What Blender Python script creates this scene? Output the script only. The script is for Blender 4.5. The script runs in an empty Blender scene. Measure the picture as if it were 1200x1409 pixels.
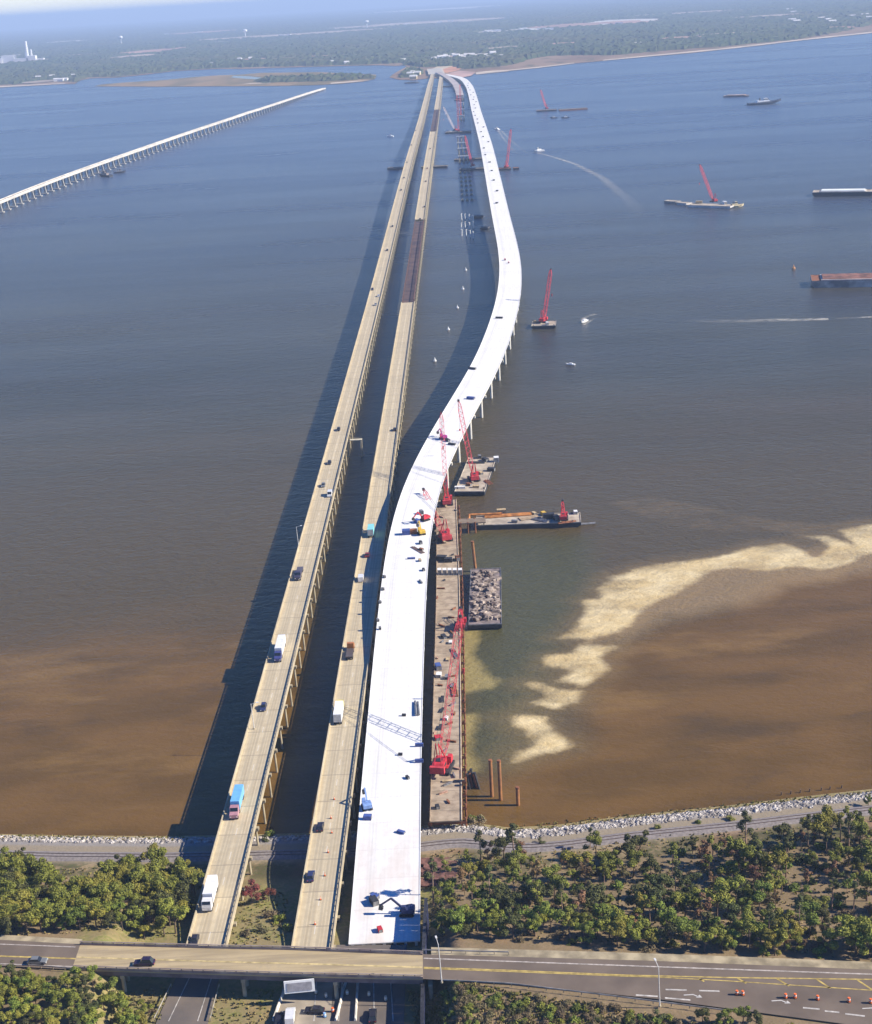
import bpy, math, random
import numpy as np
from mathutils import Vector, Matrix
from mathutils.geometry import tessellate_polygon

# ------------------------------------------------------------------ camera, sky, sun, exposure
SC = bpy.context.scene
COL = SC.collection
FOC, CAMZ = 2000.0, 228.0
PITCH = math.atan(713/FOC); ROLL = math.radians(3.4)
_X = np.array([1, 0, 0.]); _F = np.array([0, math.cos(PITCH), -math.sin(PITCH)]); _U = np.array([0, math.sin(PITCH), math.cos(PITCH)])
_R = math.cos(ROLL)*_X - math.sin(ROLL)*_U; _P = math.sin(ROLL)*_X + math.cos(ROLL)*_U
cam_d = bpy.data.cameras.new('camera'); cam = bpy.data.objects.new('camera', cam_d); COL.objects.link(cam)
M = Matrix((tuple(_R), tuple(_P), tuple(-_F))).transposed().to_4x4(); M.translation = (0, 0, CAMZ)
cam.matrix_world = M
cam_d.sensor_fit = 'VERTICAL'; cam_d.sensor_height = 36.0; cam_d.lens = 36.0*FOC/1409
cam_d.clip_start = 1.0; cam_d.clip_end = 200000
SC.camera = cam

SUN_EL = math.radians(33.0)
sdir = Vector((0.9936*math.cos(SUN_EL), -0.113*math.cos(SUN_EL), math.sin(SUN_EL)))   # towards the sun
W = bpy.data.worlds.new('World'); SC.world = W; W.use_nodes = True
nt = W.node_tree; nt.nodes.clear()
sky = nt.nodes.new('ShaderNodeTexSky'); sky.sky_type = 'NISHITA'; sky.sun_disc = False
sky.sun_elevation = SUN_EL; sky.sun_rotation = math.atan2(sdir.x, sdir.y)
sky.air_density = 1.0; sky.dust_density = 0.0; sky.ozone_density = 3.0
bg = nt.nodes.new('ShaderNodeBackground'); bg.inputs['Strength'].default_value = 0.085
wo = nt.nodes.new('ShaderNodeOutputWorld')
hsv = nt.nodes.new('ShaderNodeHueSaturation'); wtc = nt.nodes.new('ShaderNodeTexCoord'); wsx = nt.nodes.new('ShaderNodeSeparateXYZ'); wmr = nt.nodes.new('ShaderNodeMapRange'); nt.links.new(wtc.outputs['Generated'], wsx.inputs[0]); nt.links.new(wsx.outputs[2], wmr.inputs[0])
wmr.inputs[1].default_value = 0.015; wmr.inputs[2].default_value = 0.09; wmr.inputs[3].default_value = 0.45; wmr.inputs[4].default_value = 1.55; nt.links.new(wmr.outputs[0], hsv.inputs['Saturation']); hsv.inputs['Hue'].default_value = 0.52
nt.links.new(sky.outputs[0], hsv.inputs['Color']); nt.links.new(hsv.outputs[0], bg.inputs[0]); nt.links.new(bg.outputs[0], wo.inputs[0])
sl = bpy.data.lights.new('sun', 'SUN'); sl.energy = 5.0; sl.angle = math.radians(0.53); sl.color = (1.0, 0.91, 0.77)
so = bpy.data.objects.new('sun', sl); COL.objects.link(so)
so.rotation_euler = sdir.to_track_quat('Z', 'Y').to_euler(); so.location = (0, 0, 500)
SC.view_settings.view_transform = 'Standard'; SC.view_settings.look = 'None'
SC.view_settings.exposure = 0.86; SC.view_settings.gamma = 1.0
SC.render.engine = 'CYCLES'
try:
    SC.cycles.use_denoising = True; SC.cycles.volume_bounces = 0; SC.cycles.max_bounces = 5
    SC.cycles.diffuse_bounces = 2; SC.cycles.glossy_bounces = 2; SC.cycles.transparent_max_bounces = 8
except Exception: pass

HAZE = 8.8e-5
rng = random.Random(7); nrg = np.random.default_rng(3)
def G(px, py, z=0.0):
    """ground point at height z that the photograph shows at this pixel of its 1200 x 1409 frame (survey of the layout)"""
    d = _F*FOC + _R*(px-600) - _P*(py-704.5); t = (z-CAMZ)/d[2]
    return Vector((d[0]*t, d[1]*t, z))
def drop(x, y):
    """how far the round earth has fallen away out there"""
    return np.maximum(0, np.hypot(x, y)-4500)**2/1.48e7
def ray(px, py):
    d = _F*FOC + _R*(px-600) - _P*(py-704.5); return Vector(d/np.linalg.norm(d))
def sm(t):
    t = min(1.0, max(0.0, t)); return t*t*(3-2*t)

# ------------------------------------------------------------------ materials
MATS = {}
def mat(name, col, rough=0.8, var=0.15, scale=1.0, metal=0.0, bump=0.0, col2=None, objvar=0.0, spec=0.4):
    if name in MATS: return MATS[name]
    m = bpy.data.materials.new(name); m.use_nodes = True; n = m.node_tree.nodes; l = m.node_tree.links
    b = n['Principled BSDF']; b.inputs['Roughness'].default_value = rough; b.inputs['Metallic'].default_value = metal
    b.inputs['Specular IOR Level'].default_value = spec
    tc = n.new('ShaderNodeTexCoord'); ns = n.new('ShaderNodeTexNoise'); ns.inputs['Scale'].default_value = scale; ns.inputs['Detail'].default_value = 5
    l.new(tc.outputs['Object'], ns.inputs['Vector'])
    mx = n.new('ShaderNodeMix'); mx.data_type = 'RGBA'
    c2 = col2 or tuple(max(0, c*(1-var*2)) for c in col)
    c1 = col if col2 else tuple(min(1, c*(1+var)) for c in col)
    mx.inputs[6].default_value = (*c1, 1); mx.inputs[7].default_value = (*c2, 1)
    rp = n.new('ShaderNodeMapRange'); rp.inputs[1].default_value = 0.35; rp.inputs[2].default_value = 0.65
    l.new(ns.outputs['Fac'], rp.inputs[0]); l.new(rp.outputs[0], mx.inputs[0])
    out = mx.outputs[2]
    if objvar:
        oi = n.new('ShaderNodeObjectInfo'); hs = n.new('ShaderNodeHueSaturation')
        a = n.new('ShaderNodeMapRange'); a.inputs[3].default_value = 1-objvar; a.inputs[4].default_value = 1+objvar
        l.new(oi.outputs['Random'], a.inputs[0]); l.new(a.outputs[0], hs.inputs['Value']); l.new(out, hs.inputs['Color']); out = hs.outputs[0]
        h = n.new('ShaderNodeMapRange'); h.inputs[3].default_value = 0.5-objvar*.10; h.inputs[4].default_value = 0.5+objvar*.08
        mm = n.new('ShaderNodeMath'); mm.operation = 'MULTIPLY'; mm.inputs[1].default_value = 7.31
        fr = n.new('ShaderNodeMath'); fr.operation = 'FRACT'
        l.new(oi.outputs['Random'], mm.inputs[0]); l.new(mm.outputs[0], fr.inputs[0]); l.new(fr.outputs[0], h.inputs[0]); l.new(h.outputs[0], hs.inputs['Hue'])
    l.new(out, b.inputs['Base Color'])
    if bump:
        bp = n.new('ShaderNodeBump'); bp.inputs['Strength'].default_value = bump; bp.inputs['Distance'].default_value = 0.2
        n2 = n.new('ShaderNodeTexNoise'); n2.inputs['Scale'].default_value = scale*6; n2.inputs['Detail'].default_value = 4
        l.new(tc.outputs['Object'], n2.inputs['Vector']); l.new(n2.outputs['Fac'], bp.inputs['Height']); l.new(bp.outputs[0], b.inputs['Normal'])
    MATS[name] = m; return m

class NT:
    """small helper for writing node trees"""
    def __init__(s, name):
        s.m = bpy.data.materials.new(name); s.m.use_nodes = True; s.n = s.m.node_tree.nodes; s.l = s.m.node_tree.links; s.b = s.n['Principled BSDF']
    def new(s, t, **k):
        o = s.n.new(t)
        for a, v in k.items(): setattr(o, a, v)
        return o
    def val(s, o, i, v):
        if hasattr(v, 'is_linked') or isinstance(v, bpy.types.NodeSocket): s.l.new(v, o.inputs[i])
        else: o.inputs[i].default_value = v
    def math(s, op, a, b=0.0, c=None):
        o = s.new('ShaderNodeMath', operation=op); s.val(o, 0, a); s.val(o, 1, b)
        if c is not None: s.val(o, 2, c)
        return o.outputs[0]
    def step(s, v, a, b, lo=0.0, hi=1.0, smooth=True):
        o = s.new('ShaderNodeMapRange'); o.interpolation_type = 'SMOOTHSTEP' if smooth else 'LINEAR'
        s.val(o, 0, v); s.val(o, 1, a); s.val(o, 2, b); s.val(o, 3, lo); s.val(o, 4, hi); return o.outputs[0]
    def mix(s, f, a, b, blend='MIX'):
        o = s.new('ShaderNodeMix', data_type='RGBA', blend_type=blend); s.val(o, 0, f)
        for i, v in ((6, a), (7, b)): s.val(o, i, v if isinstance(v, bpy.types.NodeSocket) else (*v, 1))
        return o.outputs[2]
    def noise(s, vec, scale, detail=4, rough=0.5):
        o = s.new('ShaderNodeTexNoise'); s.l.new(vec, o.inputs['Vector']); o.inputs['Scale'].default_value = scale
        o.inputs['Detail'].default_value = detail; o.inputs['Roughness'].default_value = rough; return o.outputs['Fac']
    def pos(s, sx=1, sy=1, sz=1, rot=0):
        g = s.new('ShaderNodeNewGeometry'); mp = s.new('ShaderNodeMapping'); s.l.new(g.outputs['Position'], mp.inputs[0])
        mp.inputs['Scale'].default_value = (sx, sy, sz); mp.inputs['Rotation'].default_value = (0, 0, rot); return mp.outputs[0]
    def attr(s, name):
        o = s.new('ShaderNodeAttribute'); o.attribute_name = name; return o.outputs['Fac']
    def bump(s, h, st, dist):
        o = s.new('ShaderNodeBump'); s.val(o, 'Height', h); o.inputs['Strength'].default_value = st; o.inputs['Distance'].default_value = dist
        s.l.new(o.outputs[0], s.b.inputs['Normal'])
    def out(s, col, rough=0.8, spec=0.4):
        s.l.new(col, s.b.inputs['Base Color']); s.val(s.b, 'Roughness', rough); s.b.inputs['Specular IOR Level'].default_value = spec; return s.m

# ------------------------------------------------------------------ mesh builder and object helpers
class MB:
    def __init__(s): s.v = []; s.f = []; s.uv = None
    def box(s, c, d, rz=0.0, taper=1.0):
        x, y, z = d[0]/2, d[1]/2, d[2]/2; n = len(s.v); cs, sn = math.cos(rz), math.sin(rz)
        for k, (a, b, e) in enumerate([(-1,-1,-1),(1,-1,-1),(1,1,-1),(-1,1,-1),(-1,-1,1),(1,-1,1),(1,1,1),(-1,1,1)]):
            t = taper if e > 0 else 1.0
            u, w = a*x*t, b*y*t
            s.v.append((c[0]+u*cs-w*sn, c[1]+u*sn+w*cs, c[2]+e*z))
        s.f += [tuple(n+i for i in q) for q in ((3,2,1,0),(4,5,6,7),(0,1,5,4),(1,2,6,5),(2,3,7,6),(3,0,4,7))]; return s
    def bar(s, a, b, w, h=None):
        a, b = Vector(a), Vector(b); d = (b-a)
        if d.length < 1e-6: return s
        d.normalize(); h = h or w
        u = d.cross(Vector((0,0,1)));
        if u.length < 1e-3: u = Vector((1,0,0))
        u.normalize(); v = u.cross(d); n = len(s.v)
        for p in (a, b):
            for i, j in ((-1,-1),(1,-1),(1,1),(-1,1)): s.v.append(tuple(p+u*(i*w/2)+v*(j*h/2)))
        s.f += [tuple(n+i for i in q) for q in ((0,1,2,3),(7,6,5,4),(0,4,5,1),(1,5,6,2),(2,6,7,3),(3,7,4,0))]; return s
    def cyl(s, a, b, r0, r1=None, n=8):
        r1 = r0 if r1 is None else r1
        a, b = Vector(a), Vector(b); d = (b-a).normalized(); u = d.cross(Vector((0,0,1)))
        if u.length < 1e-3: u = Vector((1,0,0))
        u.normalize(); v = u.cross(d); k = len(s.v)
        for p, r in ((a, r0), (b, r1)):
            for i in range(n):
                t = 2*math.pi*i/n; s.v.append(tuple(p+(u*math.cos(t)+v*math.sin(t))*r))
        for i in range(n): j = (i+1) % n; s.f.append((k+i, k+n+i, k+n+j, k+j))
        s.f.append(tuple(k+i for i in range(n))); s.f.append(tuple(k+n+i for i in reversed(range(n)))); return s
    def prism(s, pts, axis, a, b):
        """extrude a 2D outline along x, y or z from a to b"""
        n = len(pts); k = len(s.v)
        for t in (a, b):
            for p, q in pts: s.v.append({'x': (t, p, q), 'y': (p, t, q), 'z': (p, q, t)}[axis])
        for i in range(n): j = (i+1) % n; s.f.append((k+i, k+j, k+n+j, k+n+i))
        s.f.append(tuple(k+i for i in reversed(range(n)))); s.f.append(tuple(k+n+i for i in range(n))); return s
    def loft(s, rings):
        k = len(s.v); n = len(rings[0])
        for r in rings: s.v += [tuple(p) for p in r]
        for q in range(len(rings)-1):
            for i in range(n): j = (i+1) % n; s.f.append((k+q*n+i, k+q*n+j, k+(q+1)*n+j, k+(q+1)*n+i))
        s.f.append(tuple(k+i for i in reversed(range(n)))); s.f.append(tuple(k+(len(rings)-1)*n+i for i in range(n))); return s
    def mesh(s, name, m, smooth=False):
        me = bpy.data.meshes.new(name); me.from_pydata(s.v, [], s.f)
        if s.uv:
            ul = me.uv_layers.new(name='UVMap'); li = np.empty(len(me.loops), dtype=np.int32); me.loops.foreach_get('vertex_index', li)
            ul.data.foreach_set('uv', np.array(s.uv, dtype=np.float32)[li].ravel())
        if m: me.materials.append(m)
        if smooth: me.polygons.foreach_set('use_smooth', [True]*len(me.polygons))
        import bmesh
        if not s.uv:
            bm = bmesh.new(); bm.from_mesh(me); bmesh.ops.recalc_face_normals(bm, faces=bm.faces); bm.to_mesh(me); bm.free()
        me.update(); return me
    def build(s, name, m, parent=None, loc=None, smooth=False):
        o = bpy.data.objects.new(name, s.mesh(name, m, smooth)); COL.objects.link(o)
        if parent: o.parent = parent
        if loc is not None: o.location = loc
        return o
KIDS = {}
def tag(o, label=None, cat=None, group=None, kind=None):
    if label: o['label'] = label
    if cat: o['category'] = cat
    if group: o['group'] = group
    if kind: o['kind'] = kind
    return o
def thing(name, label, cat, loc=(0,0,0), rz=0.0, group=None):
    o = bpy.data.objects.new(name, None); COL.objects.link(o); o.location = loc; o.rotation_euler = (0, 0, rz); o.empty_display_size = 0.5
    return tag(o, label, cat, group)
def kids(o): return [c for c in o.children]
def dup(root, loc, rz=0.0, label=None, group=None, sc=None):
    def cp(o, par):
        c = o.copy(); COL.objects.link(c)
        if par: c.parent = par
        for ch in kids(o): cp(ch, c)
        return c
    r = cp(root, None); r.location = loc; r.rotation_euler = (0, 0, rz)
    if sc is not None: r.scale = (sc, sc, sc) if not hasattr(sc, '__len__') else sc
    if label: r['label'] = label
    if group: r['group'] = group
    return r
def place(proto, used, loc, rz, label, group=None, sc=None):
    """the first call moves the prototype itself, later ones copy it"""
    if id(proto) not in used:
        used[id(proto)] = 1; proto.location = loc; proto.rotation_euler = (0, 0, rz); proto['label'] = label
        if group: proto['group'] = group
        if sc is not None: proto.scale = (sc, sc, sc) if not hasattr(sc, '__len__') else sc
        return proto
    r = dup(proto, loc, rz, label, group, sc if sc is not None else 1.0)
    if not group and 'group' in r: del r['group']
    return r
def struct(name, mb, m, smooth=False): return tag(mb.build(name, m, smooth=smooth), kind='structure')
def stuff(name, mb, m, smooth=False): return tag(mb.build(name, m, smooth=smooth), kind='stuff')

def resample(pts, step):
    P = np.array(pts, float); d = np.r_[0, np.cumsum(np.linalg.norm(np.diff(P, axis=0), axis=1))]
    n = max(2, int(d[-1]/step)+1); t = np.linspace(0, d[-1], n)
    return np.stack([np.interp(t, d, P[:, i]) for i in range(P.shape[1])], 1), t
def smooth_path(pts, step, it):
    P, _ = resample(pts, step); a, b = P[0].copy(), P[-1].copy()
    for _ in range(it):
        Q = P.copy(); Q[1:-1] = (P[:-2]+2*P[1:-1]+P[2:])/4; P = Q; P[0] = a; P[-1] = b
    return resample(P, step)
def frames(P):
    T = np.gradient(P[:, :2], axis=0); T /= np.linalg.norm(T, axis=1)[:, None]; return T, np.stack([T[:, 1], -T[:, 0]], 1)   # tangent, right
def sweep(mb, P, t, prof):
    """closed outline prof of (offset to the right, dz) carried along the path; uv = (offset, metres along)"""
    T, N = frames(P); k = len(mb.v); n = len(prof); uv = []
    for i in range(len(P)):
        for o, dz in prof: mb.v.append((P[i,0]+N[i,0]*o, P[i,1]+N[i,1]*o, P[i,2]+dz)); uv.append((o, t[i]))
    for i in range(len(P)-1):
        for j in range(n):
            q = (j+1) % n; mb.f.append((k+i*n+j, k+i*n+q, k+(i+1)*n+q, k+(i+1)*n+j))
    mb.f.append(tuple(k+j for j in range(n))); mb.f.append(tuple(k+(len(P)-1)*n+j for j in reversed(range(n))))
    mb.uv = (mb.uv or [])+uv; return mb
def at_path(P, t, s):
    p = [float(np.interp(s, t, P[:, i])) for i in range(3)]
    e = 2.0; q = [float(np.interp(s+e, t, P[:, i])-np.interp(s-e, t, P[:, i])) for i in range(2)]
    return Vector(p), math.atan2(-q[0], q[1])       # position and heading (rotation of a thing that faces +Y)
def inpoly(x, y, poly):
    c = np.zeros(x.shape, bool); n = len(poly)
    for i in range(n):
        x0, y0 = poly[i][:2]; x1, y1 = poly[(i+1) % n][:2]
        k = ((y0 > y) != (y1 > y)); xi = (x1-x0)*(y-y0)/((y1-y0) if y1 != y0 else 1e-9)+x0; c ^= k & (x < xi)
    return c
def sdist(x, y, poly):
    d = np.full(x.shape, 1e9); n = len(poly)
    for i in range(n):
        x0, y0 = poly[i][:2]; x1, y1 = poly[(i+1) % n][:2]; dx, dy = x1-x0, y1-y0; L = dx*dx+dy*dy+1e-9
        u = np.clip(((x-x0)*dx+(y-y0)*dy)/L, 0, 1); d = np.minimum(d, np.hypot(x-x0-u*dx, y-y0-u*dy))
    return np.where(inpoly(x, y, poly), d, -d)
def pw(pts, z=0.0): return [tuple(G(a, b, z)) for a, b in pts]

# frequently used materials
C_OLD = mat('weathered_concrete', (.50,.42,.27), .9, .12, .15)
C_PIER = mat('pier_concrete', (.42,.36,.24), .9, .15, .3)
C_NEW = mat('fresh_concrete', (.78,.77,.73), .85, .05, .1)
RED = mat('crane_red_paint', (.60,.04,.055), .5, .12, .5, col2=(.34,.025,.03))
DARK = mat('dark_steel', (.035,.035,.04), .6, .2, 1.0)
STEEL = mat('grey_steel', (.25,.25,.25), .5, .2, 1.0, .3)
RUST = mat('rusty_steel', (.30,.12,.05), .9, .25, .6, col2=(.16,.06,.03))
ORANGE_RUST = mat('orange_rust_pipe', (.50,.20,.05), .8, .25, .4)
WHITE = mat('white_paint', (.78,.78,.76), .4, .05, 1.0)
GLASS = mat('dark_glass', (.02,.025,.03), .08, .05, 1.0, spec=.6)
RUBBER = mat('black_rubber', (.02,.02,.02), .9, .1, 1.0)
TIMBER = mat('timber_mat', (.40,.30,.20), .95, .2, .6, col2=(.24,.18,.12))
BARGE_TAN = mat('barge_deck_tan', (.50,.43,.33), .9, .2, .25, col2=(.30,.25,.19))
BLACK_HULL = mat('black_hull', (.03,.03,.035), .7, .2, .5)
# ------------------------------------------------------------------ the near shore: heights of the ground
_sh = [G(a, b, 0) for a, b in [(-250,1150),(0,1148),(100,1150),(230,1151),(330,1149),(450,1146),(580,1137),(625,1131),(655,1133),(700,1139),(760,1136),(860,1123),(1000,1109),(1100,1097),(1200,1086),(1450,1060)]]
SHX = np.array([p.x for p in _sh]); SHY = np.array([p.y for p in _sh])
def shore(x): return np.interp(x, SHX, SHY)
OV_F = [G(a, b, 16) for a, b in [(-150,1287),(0,1293),(105,1299),(300,1304),(400,1306),(582,1313),(900,1322),(1200,1334),(1450,1345)]]
OV_N = [G(a, b, 16) for a, b in [(-150,1322),(0,1329),(105,1334),(300,1340),(400,1343),(582,1347),(700,1353),(900,1374),(1200,1414),(1450,1440)]]
OFX = np.array([p.x for p in OV_F]); OFY = np.array([p.y for p in OV_F]); ONX = np.array([p.x for p in OV_N]); ONY = np.array([p.y for p in OV_N])
CUT0, CUT1 = G(168,1345,12).x, G(606,1345,12).x
def sstep(t): t = np.clip(t, 0, 1); return t*t*(3-2*t)
def ground(x, y):
    x = np.asarray(x, float); y = np.asarray(y, float)
    d = shore(x)-y
    z = np.where(d < 0, np.maximum(-1.5, d*.12), 0)+2.2*sstep((d+.5)/8)
    f = np.interp(x, OFX, OFY); g = np.clip((shore(x)-17-y)/np.maximum(5, shore(x)-17-f), 0, 1)
    top = 15.6*np.ones_like(x)
    cut = sstep((x-CUT0+7)/9)*sstep((CUT1+5-x)/9)
    top = top*(1-cut)+9.2*cut
    z = z+(top-2.2)*np.where(cut > .5, sstep(g*1.0), g**1.15)
    return z
def gz(x, y): return float(ground(np.array([x]), np.array([y]))[0])
def GG(px, py, dz=0.0):
    """pixel to ground, following the ground's own height"""
    z = 3.0
    for _ in range(25): p = G(px, py, z+dz); z = z*.4+.6*gz(p.x, p.y)
    return G(px, py, z+dz)-Vector((0,0,dz))

# ground sheet
xs = np.r_[np.linspace(-900,-170,20), np.arange(-165, 165, 1.5), np.linspace(170, 900, 20)]
ys = np.r_[np.linspace(-300,225,12), np.arange(230, 400, 1.5)]
XX, YY = np.meshgrid(xs, ys); ZZ = ground(XX, YY)
keep = YY < shore(XX)+6
nx = len(xs)
mb = MB(); mb.v = list(zip(XX.ravel().tolist(), YY.ravel().tolist(), ZZ.ravel().tolist()))
kk = keep.ravel()
mb.f = [(j*nx+i, j*nx+i+1, (j+1)*nx+i+1, (j+1)*nx+i) for j in range(len(ys)-1) for i in range(nx-1) if kk[j*nx+i] and kk[j*nx+i+1]]
k = NT('bank_earth')
p = k.pos(); n1 = k.noise(p, .12, 6, .6); n2 = k.noise(p, .9, 5, .6); n3 = k.noise(p, .035, 3)
c = k.mix(k.step(n1, .42, .62), (.10,.085,.04), (.30,.22,.12)); c = k.mix(k.step(n2, .45, .7), c, (.07,.085,.025)); c = k.mix(k.step(n3, .55, .68, 0, .7), c, (.33,.17,.09))
sh_a = k.attr('inland')
c = k.mix(k.step(sh_a, 20, 15, 0, 1), c, k.mix(n2, (.32,.26,.17), (.20,.17,.13)))
c = k.mix(k.step(sh_a, 24, 32, 0, .75), c, (.23,.165,.095)); rb = k.math('MULTIPLY', k.step(sh_a, 2.4, 4.4), k.step(sh_a, 9.6, 8.0)); c = k.mix(rb, c, k.mix(n2, (.34,.31,.28), (.17,.155,.14)))
c = k.mix(k.step(sh_a, 5.0, 1.5, 0, .9), c, k.mix(k.step(n2, .4, .62), (.34,.26,.12), (.22,.19,.07)))
gr = k.attr('grassy'); c = k.mix(k.math('MULTIPLY', gr, k.step(n1, .30, .60, 1, .35)), c, k.mix(k.step(n2, .35, .65), (.17,.185,.045), (.30,.245,.10)))
k.bump(n2, .5, .3)
gm = k.out(c, .95, .2)
land = struct('ground', mb, gm, True)
_cut = sstep((XX-CUT0+16)/6)*sstep((CUT1+4-XX)/6)*sstep((shore(XX)-YY-24)/10)
a = land.data.attributes.new('grassy', 'FLOAT', 'POINT'); a.data.foreach_set('value', _cut.ravel().astype(np.float32))
a = land.data.attributes.new('inland', 'FLOAT', 'POINT'); a.data.foreach_set('value', (shore(XX)-YY).ravel().astype(np.float32))

# ------------------------------------------------------------------ water of the bay
xs = np.r_[np.linspace(-60000,-6000,28),-4500,-3000,-1500,-800,-450, np.arange(-300, 300, 2.0), 450,800,1500,3000,4500,np.linspace(6000,60000,28)]
ys = np.r_[200, 320, np.arange(350, 720, 2.0), 760, 850, 1000, 1300, 1800, 2500, 3500, 4500, 5500, 6500, 7500, 9000, 11000, 13000, 16000, 20000, 25000, 30000, 36000, 43000, 50000, 60000, 75000]
XX, YY = np.meshgrid(xs, ys); nx = len(xs)
mb = MB(); mb.v = list(zip(XX.ravel().tolist(), YY.ravel().tolist(), (-drop(XX, YY)).ravel().tolist()))
mb.f = [(j*nx+i, j*nx+i+1, (j+1)*nx+i+1, (j+1)*nx+i) for j in range(len(ys)-1) for i in range(nx-1)]
S1 = [(760,879),(787,866),(800,848),(804,835),(799,827),(828,823),(823,811),(847,793),(891,780),(949,771),(992,765),(1031,754),(1079,748),(1103,756),(1118,770),(1132,768),(1140,756),(1127,743),(1108,738),(1142,738),(1166,746),(1178,752),(1160,738),(1156,729),(1200,723),(1300,715),(1300,745),(1200,763),(1166,777),(1132,783),(1090,781),(1055,786),(1020,778),(985,784),(955,800),(930,815),(905,828),(880,845),(852,866),(813,881)]
SL = [(813,881),(860,872),(910,852),(960,842),(1035,828),(1075,805),(1150,797),(1200,785),(1300,770),(1300,715),(1200,740),(1100,760),(1000,770),(900,800),(830,850)]
S2 = [(799,886),(845,891),(825,905),(833,922),(804,942),(770,937),(789,925),(758,915),(755,903),(789,898)]
S3 = [(731,942),(755,946),(801,951),(799,966),(765,973),(738,968),(760,958)]
S4 = [(714,988),(748,989),(765,1009),(792,1029),(755,1036),(709,1048),(707,1038),(736,1019),(724,1007)]
S5 = [(628,868),(656,866),(662,882),(650,898),(668,922),(690,936),(676,948),(652,952),(628,955)]
S6 = [(628,985),(652,984),(655,1000),(649,1030),(652,1048),(660,1062),(628,1062)]
x, y = XX, YY
near = (np.abs(x) < 320) & (y < 760)
def fld(poly):
    r = np.full(x.shape, -60.0); r[near] = np.clip(sdist(x[near], y[near], pw(poly)), -60, 60); return r
sd = np.max([fld(q) for q in (S1, S2, S3, S4)], axis=0); sl_ = np.maximum(fld(SL), np.minimum(fld([(815,690),(900,679),(1000,699),(1080,713),(1150,713),(1300,700),(1300,722),(1200,723),(1100,737),(1000,737),(900,724)]), 6)-11); s5 = np.maximum(fld(S5), fld(S6))
BR = [(700,1062),(745,1045),(800,1035),(812,960),(845,905),(900,865),(1000,840),(1080,800),(1300,775),(1500,1200),(600,1200),(650,1115),(665,1080)]
br = fld(BR)
lb = sstep((590-y)/150)*sstep((20-x)/30)           # the shallows left of the bridges reach about 160 m out
shallow = np.maximum(sstep((br+14)/26), np.where(x < 0, lb, 0))
shallow = np.maximum(shallow, sstep((shore(np.clip(x,-900,900))+16-y)/10))
CH = [(640,985),(700,975),(735,1020),(700,1050),(655,1055),(650,1000)]; CH2 = [(640,735),(800,740),(812,800),(775,865),(740,985),(690,1045),(640,1045)]
ch = np.maximum(fld(CH), fld(CH2))
k = NT('bay_water')
P1 = k.pos(); Pw = k.pos(.35, 1, 1, .25)
w1 = k.noise(P1, .05, 5, .55); w2 = k.noise(P1, .28, 5, .6); big = k.noise(k.pos(.0016, .006, 1), 1.0, 5, .55); big2 = k.noise(k.pos(.02,.045,1), 1.0, 4)
wob = k.math('ADD', k.math('MULTIPLY_ADD', w1, 9.0, -4.5), k.math('MULTIPLY_ADD', w2, 3.0, -1.5))
w3 = k.noise(P1, .018, 4, .6); wob2 = k.math('MULTIPLY_ADD', w3, 22.0, -11.0)
sa_ = k.math('ADD', k.attr('sand'), k.math('ADD', k.math('MULTIPLY', wob, 1.15), k.math('MULTIPLY', wob2, .42)))
halo = k.step(k.math('ADD', k.attr('sand'), k.math('ADD', wob, wob2)), -13, 4, 0, .38)
sand = k.math('MULTIPLY', k.step(sa_, -2.2, 2.6), k.step(k.noise(k.pos(.035,.06,1,.3), 1.0, 5, .6), .34, .60, .45, 1.0))
sandl = k.step(k.math('ADD', k.attr('sandlow'), k.math('MULTIPLY', wob, 1.6)), -9, 7, 0, .5)
olive = k.step(k.math('ADD', k.attr('olive'), wob), -2.0, 3.0, 0, .85)
shal = k.attr('shallow')
m1_ = k.noise(k.pos(.006,.02,1,.1), 1.0, 5, .6)
deep_plus_sky = k.mix(k.step(big, .35, .65), (.044,.038,.020), (.058,.050,.026))
silt = k.step(k.math('MULTIPLY_ADD', m1_, 300.0, k.attr('inlandw')), -430, -80, 0, 1); deep_plus_sky = k.mix(silt, deep_plus_sky, (.078,.056,.022))
sxyz = k.new('ShaderNodeSeparateXYZ'); k.l.new(P1, sxyz.inputs[0]); deep_plus_sky = k.mix(k.step(k.math('MULTIPLY_ADD', m1_, 700.0, sxyz.outputs[1]), 950, 3000), deep_plus_sky, (.055,.078,.130))  # blue of the reflected sky painted into the far water's colour
brown = k.mix(k.step(big2, .35, .65), (.108,.060,.011), (.146,.080,.018))
m1 = k.noise(k.pos(.011,.028,1,.15), 1.0, 6, .62); brown = k.mix(k.step(m1, .54, .70, 0, .6), brown, (.225,.13,.035)); brown = k.mix(k.step(m1, .46, .32, 0, .6), brown, (.066,.042,.014))
c = k.mix(k.step(k.math('MULTIPLY_ADD', big2, .25, k.math('ADD', shal, k.math('MULTIPLY_ADD', m1_, .5, -.37))), 0, 1), deep_plus_sky, brown)
c = k.mix(k.step(k.attr('channel'), -12, 8, 0, .75), c, (.070,.072,.030))
c = k.mix(olive, c, (.30,.24,.085))
c = k.mix(sandl, c, (.36,.24,.11))
c = k.mix(halo, c, (.27,.18,.07))
c = k.mix(sand, c, k.mix(k.step(k.noise(k.pos(.06,.09,1,.3), 1.0, 4, .6), .35, .65), (.57,.43,.20), (.68,.55,.30)))
rip = k.noise(k.pos(.85, 1.0, 1, .5), .8, 4, .65); rip2 = k.noise(k.pos(.5, 1.0, 1, -.35), .16, 3, .5)
rip3 = k.noise(k.pos(.7, 1.0, 1, .6), .38, 4, .6)
hgt = k.math('ADD', k.math('MULTIPLY', rip, .45), k.math('ADD', k.math('MULTIPLY', rip2, .8), k.math('MULTIPLY', rip3, .8)))
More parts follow.
